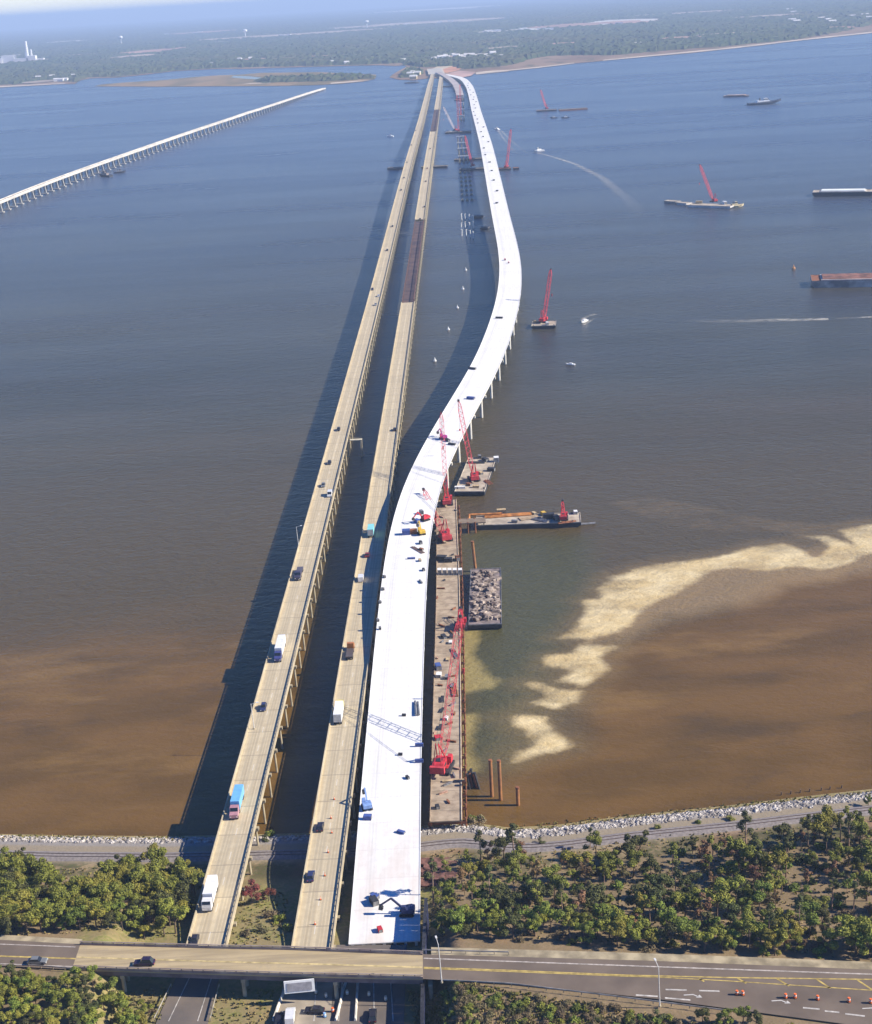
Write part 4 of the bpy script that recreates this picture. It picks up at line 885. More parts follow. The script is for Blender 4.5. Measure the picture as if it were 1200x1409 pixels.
pile(655,786,13.5,'tall orange pile standing between the long barge and the rubble barge', lean=-.9, r=.6); 
for i in range(5):
    x = 645+i*3.4; t_ = thing('steel_pile', 'rusty raking pile in the cluster at the near right side of the work trestle', 'pile', G(x+2, 1083+abs(i-2)*1.5, 0), 0, 'raking piles beside the near end of the work trestle')
    MB().cyl((0,0,-1), (-.6-i*.2,1.0,4.5+.5*(i%3)), .38, .38, 8).build('shaft', RUST if i % 2 else DARK, t_); MB().cyl((-.6-i*.2,1.0,4.4+.5*(i%3)), (-.6-i*.2,1.0,4.8+.5*(i%3)), .46, .46, 8).build('collar', DARK, t_)
for i, x in enumerate((605,612,619,626,633.5)): container(x, 790, WZ, (1.5,2.2,2.2), 0, 'white', ('leftmost','second from the left','middle','second from the right','rightmost')[i]+' of five white tanks in a row across the work trestle', 'white tanks in a row on the work trestle', 'tank', 'tank')
container(608,771,WZ,(2.2,4,2),1.3,'dark','dark generator just beyond the row of white tanks on the trestle', name='generator', cat='generator'); container(617,773,WZ,(2,3.2,1.7),1.5,'dark','dark compressor right of the generator beyond the white tanks', name='compressor', cat='machine'); container(630,771,WZ,(1.6,2.6,1.8),.2,'rust','rusty box by the right edge of the trestle beyond the white tanks')
bundle(607,731,WZ,5,1.4,TIMBER,'timbers lying left of the leaning crane on the trestle',5,.25)
for a, b, d, m, l in ((603,920,(1.8,3,1.6),'blue','blue box at the left edge of the work trestle midway'), (604,931,(1.6,2.4,1.2),'white','white box just nearer than the blue box on the trestle'), (611,877,(1.4,3,.8),'dark','dark beam stack left of the pile rig on the trestle'), (621,877,(1.2,2,.8),'dark','small dark box left of the pile rig on the trestle'), (609,963,(.9,4,.5),'dark','dark beam lying across the trestle beyond the near crane'), (615,933,(1.3,2.6,.9),'grey','grey skip in the middle of the work trestle'), (606,1002,(1,3,.6),'dark','short dark beam left of the near crane boom'), (603,1017,(2,2.2,1.0),'red','red winch box left of the near crane boom'), (608,978,(.8,3,.4),'dark','thin dark beam on the trestle under the near boom'), (614,990,(1.0,1.6,.9),'white','white drum box under the near boom'), (602,1112,(1,1.5,.9),'dark','dark box at the shore end of the work trestle'), (620,885,(1.1,2.0,.7),'white','pale skip left of the red pile rig'), (624,1075,(6.5,.9,.35),'tan','timber mat edge across the trestle just below the near crane'), (616,908,(1,2.4,.5),'tan','tan plank stack in the middle of the trestle'), (622,945,(1,2.6,.6),'grey','grey plate stack near the right edge of the trestle')):
    container(a, b, WZ, d, rng.uniform(-.4,.4) if 'across' not in l else 0, m, l, name='site_box', cat='box')
reel = bundle(626,900,WZ,8,.2,STEEL,'grey pipes along the right edge of the trestle near the rig',4,.2); bundle(625,950,WZ,10,.05,RUST,'rusty pipes along the right edge of the trestle midway',4,.25)

for i in range(34):
    y = 700+i*12.3+rng.uniform(-3,3); x0 = np.interp(y, [690,850,1130], [600,597.5,594]); x = x0+rng.choice((rng.uniform(3,10), rng.uniform(22,34), rng.uniform(8,30)))
    r = thing('steel_offcut', 'short steel offcut, one of the scraps littering the work trestle', 'scrap', G(x, y, WZ+.01), rng.uniform(0,3.1), 'steel scraps littering the work trestle'); mb = MB(); L_ = rng.uniform(1.2,3.6)
    mb.box((0,0,.3), (.08,L_,.44)); mb.box((0,0,.05), (.5,L_,.08)); mb.box((0,0,.55), (.5,L_,.08)); mb.build('beam', rng.choice((RUST, RUST, DARK, STEEL, mat('pale_rust', (.45,.28,.20), .9, .2, 1))), r)

container(662,652,2.3,(1.4,3,1.0),.3,'tan','tan crate in the middle of the square tan barge'); container(645,668,2.3,(1.2,2.6,1.2),.9,'rust','rusty box at the near left of the square tan barge'); bundle(672,664,2.3,7,.3,RUST,'rusty pipes along the right side of the square tan barge',5,.25); container(660,630.5,2.3,(1.4,2.4,1.6),.1,'grey','grey box on the far edge of the square tan barge')
bundle(715,708,2.3,10,-1.5,STEEL,'grey beams near the far edge of the long barge',4,.25); container(735,708,2.3,(1.4,2.2,1.1),.5,'tan','small tan crate behind the middle of the long barge'); bundle(780,719,2.3,8,-1.4,RUST,'rusty pipes near the outer near edge of the long barge',5,.22); container(708,719,2.3,(1.2,2.4,1.2),1.2,'grey','grey box near the near edge of the long barge')
container(753,447,2.3,(1.6,3,2.0),.2,'white','white cabin at the right end of the small crane barge'); container(737,444,2.3,(1.6,3,1.4),.6,'tan','tan crate at the left end of the small crane barge'); container(962,280,2.3,(3,7,2.6),1.3,'tan','tan cabin on the left half of the far white-sided barge'); container(997,281,2.3,(3,5,3),.3,'white','white cabin at the right end of the far white-sided barge')
# ------------------------------------------------------------------ vehicles
CARM = {}
def car_mesh(col, name, L=4.6, W=1.8, H=1.45, van=False):
    m = mat('car_paint_'+name, col, .3, .05, 1.0, .2)
    r = thing('car', '', 'car'); y = L/2; w = W/2
    if van: prof = [(-y,.3),(-y,.9),(-y+.1,H),(y*.35,H),(y*.62,1.15),(y,1.0),(y,.3)]
    else: prof = [(-y,.32),(-y,.80),(-y+.35,.92),(y*.38,.92),(y*.92,.80),(y,.62),(y,.32)]
    MB().prism(prof, 'x', -w, w).build('body', m, r)
    if not van:
        a, b, c, d = -y+.35, -y+.95, y*.10, y*.42
        MB().loft([[(-w+.06,a,.921),(w-.06,a,.921),(w-.06,d,.921),(-w+.06,d,.921)], [(-w+.22,b,H),(w-.22,b,H),(w-.22,c,H),(-w+.22,c,H)]]).build('windows', GLASS, r)
        MB().box((0,(b+c)/2,H+.02), (W-.4,(c-b)+.1,.05)).build('roof', m, r)
    else:
        MB().loft([[(-w*.9,y*.345,H+.005),(w*.9,y*.345,H+.005),(w*.9,y*.36,H),(-w*.9,y*.36,H)], [(-w*.9,y*.615,1.18),(w*.9,y*.615,1.18),(w*.9,y*.63,1.17),(-w*.9,y*.63,1.17)]]).build('windscreen', GLASS, r)
    for sx_ in (-1, 1):
        for sy_ in (-1, 1): MB().cyl((sx_*(w-.2), sy_*L*.31, .33), (sx_*(w+.02), sy_*L*.31, .33), .33, .33, 10).build('wheel', RUBBER, r)
        MB().box((sx_*w*.72, y+.01, .62), (.36,.05,.16)).build('headlight', WHITE, r); MB().box((sx_*w*.75, -y-.01, .7), (.3,.05,.16)).build('tail_light', RED, r)
    return r
def truck(cabc, boxc, Lb, name, H=3.9, nose=True, flat=False):
    r = thing('lorry', '', 'truck'); cm = mat('cab_paint_'+name, cabc, .35, .06, 1.0); bm = mat('trailer_paint_'+name, boxc, .45, .06, .5); yb = Lb/2-1.2; y0 = -Lb/2-1.2; cy = yb+.5
    if flat: MB().box((0,(y0+yb)/2,1.35), (2.5,Lb,.3)).build('flatbed', bm, r)
    else:
        t = MB().box((0,(y0+yb)/2,1.1+(H-1.1)/2), (2.55,Lb,H-1.1)).build('trailer', bm, r)
        MB().box((0,y0-.02,2.5), (2.3,.06,2.4)).build('rear_doors', mat('trailer_door_grey', (.5,.5,.48), .5, .1, 1), t)
    pr = [(cy,.7),(cy+2.3,.7),(cy+2.3,1.6),(cy+2.15,2.4),(cy+1.75,3.1),(cy,3.2)] if not nose else [(cy,.7),(cy+3.4,.7),(cy+3.4,1.7),(cy+1.9,2.0),(cy+1.5,3.0),(cy,3.1)]
    c = MB().prism(pr, 'x', -1.2, 1.2).build('cab', cm, r)
    a, b, d, e = ((cy+1.95,2.03),(cy+1.53,2.97),(cy+1.9,2.0),(cy+1.5,3.0)) if nose else ((cy+2.2,2.42),(cy+1.8,3.08),(cy+2.1,2.4),(cy+1.7,3.1))
    MB().prism([a, b, (b[0]-.06,b[1]), (a[0]-.06,a[1])], 'x', -1.05, 1.05).build('windscreen', GLASS, c)
    MB().box((0,(y0+cy)/2+.8,.85), (1.0,Lb+2.4,.35)).build('chassis', DARK, r)
    for sx_ in (-1, 1):
        for yy_ in (y0+.9, y0+2.1, cy-.6, cy+(2.6 if nose else 1.4)): MB().cyl((sx_*.8, yy_, .5), (sx_*1.22, yy_, .5), .5, .5, 10).build('wheel', RUBBER, r)
        MB().box((sx_*.9, cy+(3.41 if nose else 2.31), 1.1), (.35,.05,.25)).build('headlight', WHITE, r)
    return r
USED = {}
cars = {n: car_mesh(c, n, **k) for n, c, k in (('dark', (.03,.03,.045), {}), ('navy', (.04,.05,.13), dict(L=4.9,H=1.6)), ('purple', (.035,.025,.06), dict(L=5.0,H=1.75)), ('grey', (.20,.21,.21), {}), ('silver', (.42,.43,.44), {}), ('white', (.75,.75,.73), {}), ('maroon', (.25,.03,.03), {}), ('whitevan', (.78,.78,.76), dict(L=5.6,W=2.0,H=2.2,van=True)))}
trucks = {'blue': truck((.42,.22,.25), (.16,.42,.72), 9.5, 'light_blue'), 'white': truck((.70,.70,.70), (.78,.78,.77), 8.5, 'white', nose=False), 'whitenavy': truck((.05,.06,.20), (.74,.75,.76), 11.5, 'white_navy'), 'semi': truck((.75,.62,.12), (.80,.80,.78), 9.5, 'yellow_cab', nose=False), 'teal': truck((.10,.14,.22), (.25,.62,.62), 7.0, 'teal', nose=False), 'carrier': truck((.05,.05,.09), (.10,.09,.11), 8.0, 'dark', flat=True), 'flat': truck((.45,.16,.04), (.10,.08,.07), 7.0, 'orange_cab', flat=True)}
def on(P, T, px, py, zoff=.02):
    z = 9.5
    for _ in range(8): p = G(px, py, z); z = float(np.interp(p.y, P[:,1], P[:,2]))
    s = float(np.interp(p.y, P[:,1], T)); _, rz = at_path(P, T, s); return Vector((p.x, p.y, z+zoff)), rz
PI = math.pi; GL, GR = 'traffic on the left old bridge', 'traffic on the middle old bridge'
for kind, px, py, l in (('blue',327,1110,'truck with a light blue box and dull pink cab on the left old bridge'), ('white',290,1238,'white box truck nearest the overpass on the left old bridge'), ('whitenavy',386,898,'truck with a white trailer and navy cab on the left old bridge')):
    p, rz = on(LP, LT, px, py); place(trucks[kind], USED, p, rz+PI, l, GL)
p, rz = on(LP, LT, 412, 791); place(trucks['carrier'], USED, p, rz+PI, 'dark flatbed truck ahead of the white trailer truck on the left old bridge', GL)
for kind, px, py, l in (('navy',363,975,'navy car between the light blue truck and the white trailer truck'), ('dark',268,1297,'dark car just about to pass under the overpass on the left old bridge'), ('whitevan',454,682,'white van in the right lane of the left old bridge'), ('grey',445,669,'grey car diagonally ahead of the white van on the left old bridge'), ('dark',453.5,638,'dark car alone in the left lane beyond the white van'), ('dark',466,592,'dark car on the left old bridge just above the jutting platform'), ('navy',512.5,399,'navy car on the left old bridge level with the near end of the truss span')):
    p, rz = on(LP, LT, px, py); place(cars[kind], USED, p, rz+PI, l, GL)
for kind, px, py in (('silver',517,420),('white',521,408),('dark',533,345),('dark',540,312),('navy',552,262),('dark',556,245),('grey',560,224),('dark',566,200),('dark',572,180),('dark',577,155)):
    p, rz = on(LP, LT, px, py); place(cars[kind], USED, p, rz+PI, 'distant car, a mere speck on the far half of the left old bridge', 'distant cars on the far half of the left old bridge')
for kind, px, py, l in (('navy',428,1208,'dark car nearest the overpass on the middle old bridge'), ('dark',441,1140,'dark car behind the nearest one on the middle old bridge'), ('whitevan',497,798,'white van in the sunlit strip of the middle old bridge'), ('maroon',505.5,765,'dark red car at the edge of the shadow on the middle old bridge'), ('dark',543.5,592,'dark car on the right side of the middle old bridge beyond the shadow')):
    p, rz = on(RP, RT, px, py); place(cars[kind], USED, p, rz, l, GR)
for kind, px, py, l in (('semi',467,986,'white box truck with a yellow cab on the middle old bridge'), ('flat',482,901,'flatbed truck with an orange cab on the middle old bridge'), ('teal',511,735,'teal box truck on the middle bridge, in the shadow of the white one')):
    p, rz = on(RP, RT, px, py); place(trucks[kind], USED, p, rz, l, GR)
for kind, px, py in (('dark',584,285),('dark',578,302),('maroon',588,232),('dark',586,250),('dark',592,205)):
    p, rz = on(RP, RT, px, py); place(cars[kind], USED, p, rz, 'distant car, a dark speck on the far half of the middle old bridge', 'distant cars on the far half of the middle old bridge')
place(cars['purple'], USED, G(199,1327,16.04), 1.51, 'dark purple car driving on the overpass at left'); place(cars['grey'], USED, G(52,1325,16.04), -1.63, 'greenish grey car on the asphalt left of the overpass')
place(cars['whitevan'], USED, G(400,1402,9.42), 0, 'white van entering the shade below the overpass'); place(cars['dark'], USED, G(384,1405,9.42), 0, 'dark car left of the white van below the overpass'); place(cars['dark'], USED, G(433,1393,9.42), 1.4, 'black car turned sideways right of the white van below the overpass'); place(cars['dark'], USED, G(513,1400,9.40), 0, 'black car on the dark asphalt right of the barriers below the overpass')

def cone(px, py, z, label, group, barrel=False, m=None):
    r = thing('traffic_barrel' if barrel else 'traffic_cone', label, 'traffic barrel' if barrel else 'traffic cone', G(px, py, z), 0, group); o = m or mat('safety_orange', (.75,.16,.04), .6, .05, 1)
    if barrel:
        MB().cyl((0,0,.05), (0,0,1.1), .38, .30, 12).build('drum', o, r); MB().cyl((0,0,.62), (0,0,.82), .355, .335, 12).build('band', WHITE, r); MB().cyl((0,0,0), (0,0,.08), .48, .48, 12).build('base', RUBBER, r)
    else:
        MB().cyl((0,0,.05), (0,0,.95), .24, .05, 10).build('shaft', o, r); MB().box((0,0,.03), (.6,.6,.06)).build('base', RUBBER, r); MB().cyl((0,0,.5), (0,0,.66), .145, .115, 10).build('band', WHITE, r)
for a, b in ((460,1100),(455.5,1126),(456.5,1146),(451.5,1173),(447,1205),(441,1238),(433.5,1272)): cone(a, b, 9.55, 'orange traffic cone in the line down the middle old bridge', 'traffic cones on the middle old bridge')
for a, b in ((1014,1368.5),(1022,1369),(1081,1373),(1094,1373),(1125,1375.5),(1168,1378.5),(1198,1380)): cone(a, b, 16.03, 'orange barrel in the row closing the turn lane of the cross road', 'orange barrels on the cross road', True)
for i, (a, b) in enumerate(((435,1367),(449,1372),(478,1368),(508,1370),(531,1376))): cone(a, b, 9.42, 'pale traffic post scattered on the lanes below the overpass', 'pale posts below the overpass', True, mat('cream_post', (.7,.62,.45), .7, .1, 1))
cone(447,1399,9.42,'light blue barrel beside the black sideways car', None, True, mat('light_blue_barrel', (.25,.45,.7), .6, .05, 1)); cone(458,1392,9.42,'bright orange barrel against the curving barrier below the overpass', None, True)

# street lamps, sign
def lamp(px, py, z, h, label, az=1.57, m=None):
    r = thing('street_lamp', label, 'street lamp', G(px, py, z)); m = m or mat('pale_lamp_post', (.62,.60,.56), .5, .1, 1)
    MB().cyl((0,0,0), (-.25,0,h), .15, .09, 8).build('pole', m, r); d = Vector((math.sin(az), math.cos(az), 0)); a = MB(); a.bar((-.25,0,h-.2), Vector((-.25,0,h+.35))+d*1.8, .1); a.build('arm', m, r)
    MB().box(Vector((-.25,0,h+.38))+d*2.1, (.4,.8,.18), -az).build('lamp_head', mat('lamp_head_grey', (.7,.7,.68), .5, .1, 1), r); MB().cyl((0,0,0), (0,0,.4), .32, .26, 10).build('base', C_PIER, r); return r
lamp(608,1352,16,10.5,'pale street lamp at the right end of the overpass', -.2); lamp(908,1385,16,10.5,'pale street lamp on the near side of the cross road at right', -.2)
for px, py, l in ((350,1003,'slim lamp post on the left edge of the left old bridge near the shore'), (411,752,'slim lamp post on the left edge of the left old bridge beyond the dark flatbed')):
    p, rz = on(LP, LT, px, py); q = lamp(px, py, p.z, 9, l, 1.57)
sg = thing('road_sign', 'pale framed grey sign panel mounted on the near face of the overpass', 'sign', G(412,1358,14.2), .06)
MB().prism([(-.1,-1.5),(.12,-1.5),(.62,1.5),(.4,1.5)], 'x', -3.5, 3.5).build('frame', WHITE, sg); MB().prism([(-.14,-1.0),(-.1,-1.0),(.28,1.0),(.24,1.0)], 'x', -2.9, 2.9).build('panel', mat('grey_sign_face', (.30,.29,.31), .6, .1, 1), sg)
for x in (-2.5, 2.5): MB().bar((x,.2,.6), (x,1.2,1.0), .15).build('bracket', DARK, sg)
p, rz = on(LP, LT, 480, 605); pf = thing('refuge_platform', 'small pale platform jutting out from the right side of the left old bridge', 'platform', p+Vector((.6,0,-.2)), rz)
MB().box((3.2,0,0), (6.4,2.4,.3)).build('slab', mat('platform_concrete', (.58,.52,.36), .9, .1, .5), pf); MB().box((5.8,0,-13), (1,1.6,26)).build('column', C_PIER, pf)
for sy_ in (-1.1, 1.1): MB().bar((.5,sy_,.9), (6.4,sy_,.9), .1).build('handrail', C_PIER, pf)

# machines on the new deck
def excavator(loc, rz, label, m=None, reach=1.0, name='excavator'):
    m = m or YEQ; r = thing(name, label, 'excavator', loc, rz)
    for sx_ in (-1, 1): MB().prism([(-1.9,.4),(-1.5,0),(1.5,0),(1.9,.4),(1.5,.85),(-1.5,.85)], 'x', sx_*1.15-.3, sx_*1.15+.3).build('crawler_track', RUBBER, r)
    MB().prism([(-2.1,1.0),(1.3,1.0),(1.3,1.8),(-1.2,2.3),(-2.1,2.0)], 'x', -1.25, 1.25).build('body', m, r); c = MB().prism([(0,1.8),(1.35,1.8),(1.25,2.9),(.1,3.0)], 'x', -1.2, -.2).build('cab', m, r); MB().prism([(1.36,1.95),(1.38,1.95),(1.28,2.8),(1.26,2.8)], 'x', -1.1, -.3).build('cab_window', GLASS, c)
    R_ = reach; MB().bar((.3,1.2,1.9), (.3,3.4*R_,4.6), .4, .5).build('boom', m, r); MB().bar((.3,3.4*R_,4.6), (.3,6.0*R_,2.6), .3, .4).build('stick', m, r)
    MB().prism([(5.7*R_,2.7),(6.3*R_,2.6),(6.5*R_,1.6),(5.6*R_,1.3),(5.3*R_,1.9)], 'x', -.2, .8).build('bucket', DARK, r); return r
def dz(px, py):
    """the new deck's own height under this spot"""
    z = 9.83
    for _ in range(6): q = G(px, py, z); z = float(np.interp(q.y, NP[:,1], NP[:,2]))+.02
    return z
def DG(px, py): return G(px, py, dz(px, py))
NAVY = mat('navy_machine_paint', (.04,.05,.13), .5, .15, 1); DZ = 9.83
excavator(DG(505,1112), .2, 'blue machine at the left edge of the white deck near the shore', mat('light_blue_machine', (.20,.32,.60), .5, .15, 1)); excavator(DG(560,1258), 1.5, 'dark blue excavator reaching left at the near end of the white deck', NAVY, 1.1)
excavator(DG(580,735), .3, 'yellow machine by the right edge of the white deck', YEQ); excavator(DG(585,716), 2.2, 'red machine by the right edge of the white deck beside the leaning crane', RED); excavator(DG(610,604), .5, 'purple-red machine farther up the white deck under the boom', mat('magenta_machine', (.42,.05,.25), .5, .1, 1))
N2 = 'gear on the white deck'
for a, b, d, rz, m, l in ((559,735,(2.4,3.2,2),1.57,'blue','navy box left of the orange tank on the white deck'), (569,734,(2,3,1.8),1.57,'rust','orange rusty tank between the navy box and yellow machine'), (574,719,(1.6,2.4,1.4),.6,'blue','small blue box behind the navy box on the white deck'), (580,707,(1.2,2,1.6),.4,'grey','grey frame box near the leaning crane tip on the white deck'), (579,748,(1,2,1),.2,'dark','dark drum box nearer than the yellow machine'), (566,769,(.7,3,.5),1.5,'blue','thin blue beam alone on the white deck'), (579,801,(.5,3,.5),.3,'grey','grey rod leaning at the right side of the white deck'), (616,607,(1.2,3,1.2),.5,'dark','dark box right of the purple-red machine'), (622,612,(1,4,.8),1.0,'dark','dark slanted beam stack on the white deck under the barge crane boom'), (648,549,(1.6,4.6,1.2),1.0,'blue','navy trailer alone on the white deck beyond the boom tips'), (650,508,(1.2,5,1),.9,'dark','dark beams at the left edge of the white deck in the bend'), (687,438,(1.2,5,1),1.2,'dark','dark trailer at the left edge of the white deck on the bend'), (695,358,(1.2,2.4,1.2),0,'red','red box at the left edge of the far white deck'), (700,362,(1,2,1),0,'red','smaller red box in the far white deck middle'), (506,1127,(1.4,2.2,1.2),1.4,'blue','blue box just nearer than the blue machine on the white deck'), (552,1146,(.8,2.2,.6),1.0,'blue','small navy beam in the middle of the white deck near the shore'), (515,1243,(1.6,2.6,1.4),.4,'dark','dark pump standing on the near white deck'), (516,1236,(1.2,2,1),.9,'blue','navy box behind the dark pump on the near white deck'), (577,1027,(.6,2.4,1),1.5,'blue','blue beam end at the right edge of the white deck'), (577,1049,(.6,2.4,1),1.5,'blue','second blue beam end at the right edge of the white deck'), (556,985,(.6,1.2,.6),1.4,'dark','tiny dark box near the centre of the white deck'), (551,1039,(.6,1.2,.6),1.4,'dark','tiny dark box below the crosswise mark on the white deck'), (561,1071,(.6,1.4,.7),.5,'dark','tiny dark box right of centre on the white deck'), (523,1281,(1,1.6,.9),.3,'red','red crate nearest the overpass on the white deck'), (580,757,(.9,1.8,.8),.8,'rust','rusty box below the yellow machine'), (578,772,(.8,1.6,.8),.2,'tan','tan box on the white deck above the thin blue beam'), (583,785,(.8,1.6,.8),.2,'dark','dark box at the white deck\'s right edge by the tanks')):
    z = 9.83
    for _ in range(5): q = G(a, b, z); z = float(np.interp(q.y, NP[:,1], NP[:,2]))+.02
    container(a, b, z, d, rz, m, l, name='site_box', cat='box')
bundle(575,757,dz(575,757),9,.5,mat('rebar_brown', (.24,.16,.13), .9, .2, 1),'brown rebar bundle lying aslant on the white deck',7,.12,name='rebar_bundle',cat='rebar'); bundle(574,976,dz(574,976),9,.03,STEEL,'grey beam lying along the right edge of the white deck',2,.4,name='steel_beam',cat='beam')
for i, (a, b) in enumerate([(520,855),(523,830),(527,812),(529,795),(523,866)]):
    container(a, b, dz(a, b), (.7,.9,1.0), rng.random(), 'grey', 'small grey drum along the left edge of the white deck', 'grey drums along the left edge of the white deck', 'drum', 'drum')
# expansion gear seen as little dark bits along the far deck
for i in range(26):
    s = NTt[-1]*(.30+.022*i); p, rz = at_path(NP, NTt, s); off = rng.uniform(-6, 6); q = p+Vector((math.cos(rz)*off, math.sin(rz)*off, .02)); r = thing('deck_form', 'dark formwork pile, a speck among many on the far white deck', 'formwork', q, rz+rng.uniform(-.3,.3), 'formwork piles on the far white deck')
    MB().box((0,0,.5), (2.2,4.5,1.0)).build('stack', DARK, r); MB().box((0,0,1.1), (2.6,3.6,.15)).build('top_sheet', STEEL, r)

# wall right of the lanes, raised to shade the deck end, timber stacks on the shore
rw_ = thing('shade_casting_wall', 'dark blue sheet-pile wall, raised to cast shade on the deck end, between the lanes and the wood at right', 'wall', G(566,1240,8.5)); o1 = rw_.location.copy()
mb = MB(); pts = [G(a, b, 9) for a, b in [(588,1262),(586,1300),(584,1350),(583,1409),(583,1450)]]
for a, b in zip(pts[:-1], pts[1:]):
    n_ = 10
    for i in range(n_): u = a.lerp(b, i/n_)-o1; v = a.lerp(b, (i+1)/n_)-o1; off = Vector((.25 if i % 2 else -.25,0,0)); mb.bar(u+off+Vector((0,0,1.0)), v+off+Vector((0,0,1.0)), .3, 9.0)
mb.build('sheet_piles', mat('dark_blue_sheet_pile', (.05,.06,.13), .6, .25, .5), rw_); mb = MB()
for a, b in zip(pts[:-1], pts[1:]): mb.bar(a-o1+Vector((0,0,5.6)), b-o1+Vector((0,0,5.6)), .8, .25)
mb.build('cap_beam', DARK, rw_)
for i, (a, b) in enumerate([(600,1187),(606,1192),(600,1200),(612,1206),(598,1215)]):
    p = GG(a, b); bundle(a, b, p.z+.05, 9, 1.5+rng.uniform(-.15,.15), mat('red_brown_timber', (.22,.11,.09), .9, .3, .6), ('topmost','second','third','fourth','lowest')[i]+' of five reddish timber stacks on the bank right of the white deck', 6, .3, 'timber stacks on the bank', 'timber_stack', 'timber')

# ------------------------------------------------------------------ far buildings
def house(px, py, w, d, h, label, wall=WHITE, roofc=None, group=None, name='house', zb=1.5, flat=False):
    p = G(px, py, zb); p.z -= float(drop(p.x, p.y)); r = thing(name, label, 'building', p, rng.uniform(-.3,.3), group); MB().box((0,0,h/2), (w,d,h)).build('wall', wall, r)
    rm = roofc or mat('pale_roof', (.62,.60,.57), .8, .1, .1)
    if flat: MB().box((0,0,h+.3), (w+.6,d+.6,.6)).build('roof', rm, r)
    else: MB().prism([(-d*.55,h),(d*.55,h),(0,h+d*.3)], 'x', -w*.54, w*.54).build('roof', rm, r)
    mb = MB()
    for i in range(max(2, int(w/5))): mb.box((-w*.42+w*.84*i/max(1,int(w/5)-1), -d/2-.05, h*.5), (1.4,.12,1.5))
    mb.build('window', GLASS, r); return r
def tw_(l): return l
for a, b, w, l in ((608,82.5,30,'large white building left in the cluster behind the far bridgehead'), (628,80.5,22,'white building with a gap left of the biggest one behind the bridgehead'), (646,80,38,'biggest white building in the cluster behind the far bridgehead'), (678,77,22,'white building at the right end of the cluster behind the bridgehead')): house(a, b, w, 18, 12, l)
for a, b in ((598,82),(616,80),(624,77),(634,79),(637,81),(655,79),(661,77.5),(668,78),(672,80.5),(690,79),(706,77.5),(613,78),(642,77)): house(a, b, rng.uniform(13,24), 12, 7, 'small white house in the cluster behind the far bridgehead', group='small white houses behind the far bridgehead')
for a, b, c in ((565,104,1),(570,102,1),(574,103,0),(569,108.5,1)): house(a, b, 20, 14, 7, 'cream house on the tip of land left of the far bridge ends', mat('cream_wall', (.66,.55,.30), .8, .1, .1), group='cream houses on the far bridgehead tip')
for a, b in ((53,108.5),(72,107),(78,112),(84,112),(90,111.5),(100,106)): house(a, b, 20, 14, 8, 'small white house on the far left shore', group='white houses on the far left shore')
for a, b in ((291,90),(456,87.5),(477,88.5),(555,85),(597,83.5),(330,83),(345,82)): house(a, b, 18, 14, 8, 'white house among the far trees behind the lagoon', group='white houses behind the lagoon')
for a, b in ((1090,29),(1096,31),(1140,29),(1145,31.5),(1130,27),(1172,24),(1190,22),(1197,26),(1086,14),(1092,18)): house(a, b, 34, 16, 9, 'pale house in the woods at the far right', group='pale houses in the woods at the far right')
for a, b in ((672,43.5),(684,43),(720,40.5),(728,41.5),(745,40.5),(756,41),(830,35),(838,36),(852,33),(345,47),(350,46),(388,49),(396,48.5),(229,46.5),(268,45),(275,43.5),(560,33),(605,30.5),(620,29)): house(a, b, 46, 20, 10, 'far-off pale building in a clearing of the forest', group='far-off pale buildings in forest clearings', flat=True)
pp = thing('power_plant', 'white power plant with a tall stack at the far left edge', 'power plant', G(20,86,2)); PPW = mat('plant_white', (.78,.78,.76), .7, .06, .02)
for x, y, w, d, h in ((-90,0,60,40,26),(-30,10,70,50,38),(40,0,80,40,20),(95,0,50,40,30),(140,5,40,30,14),(-150,10,60,40,20)): MB().box((x,y,h/2), (w,d,h)).build('hall', PPW, pp)
for x, h in ((62,46),(92,62)): MB().cyl((x,20,0), (x,20,h), 6, 4.5, 12).build('stack', PPW, pp)
MB().cyl((74,0,20), (74,0,105), 9, 7, 14).build('tall_stack', PPW, pp); MB().box((0,10,38.5), (60,40,1.5)).build('roof', mat('pale_roof', (.62,.60,.57)), pp)
def water_tower(px, py, label):
    p = G(px, py+6, 8); r = thing('water_tower', label, 'water tower', p, 0); MB().cyl((0,0,0), (0,0,34), 3.5, 3, 10).build('shaft', WHITE, r)
    def ring(z, q): return [(q*math.cos(t*.5236), q*math.sin(t*.5236), z) for t in range(12)]
    MB().loft([ring(32,4), ring(36,13), ring(43,17), ring(50,14), ring(54,4)]).build('tank', WHITE, r)
water_tower(167,54,'white water tower far off above the left shore'); water_tower(505,32,'white water tower far off behind the lagoon'); water_tower(338,45,'white water tower beside a pale clearing far off')
ap = thing('bridgehead_ramp', 'pale approach ramp where the old bridges meet the far shore', 'ramp', Vector((78,4500,3))); MB().prism([(-24,-3),(24,-3),(24,2.5),(-24,2.5)], 'y', -70, 260).build('embankment', mat('pale_ramp', (.55,.48,.36), .9, .1, .02), ap); MB().box((0,95,2.56), (40,330,.1)).build('roadway', mat('ramp_road', (.45,.42,.36), .9, .1, .02), ap)
# bare earth of the site by the bridgehead
for pts, m, zz in (([(596,98),(612,90),(640,89),(632,97),(615,101)], mat('orange_site_earth', (.52,.24,.12), .95, .15, .01), 1.5), ([(585,100),(600,93),(615,88),(635,87),(622,92),(603,98)], mat('site_road', (.55,.44,.28), .95, .1, .01), 1.8), ([(612,103),(632,98),(655,100),(648,105),(632,108)], mat('pink_site_earth', (.45,.28,.22), .95, .15, .01), 1.6)):
    mb = MB(); mb.v = [(*G(a, b, 0)[:2], zz) for a, b in pts]; mb.f = [tuple(t) for t in tessellate_polygon([[Vector(q) for q in mb.v]])]; struct('site_ground', mb, m)
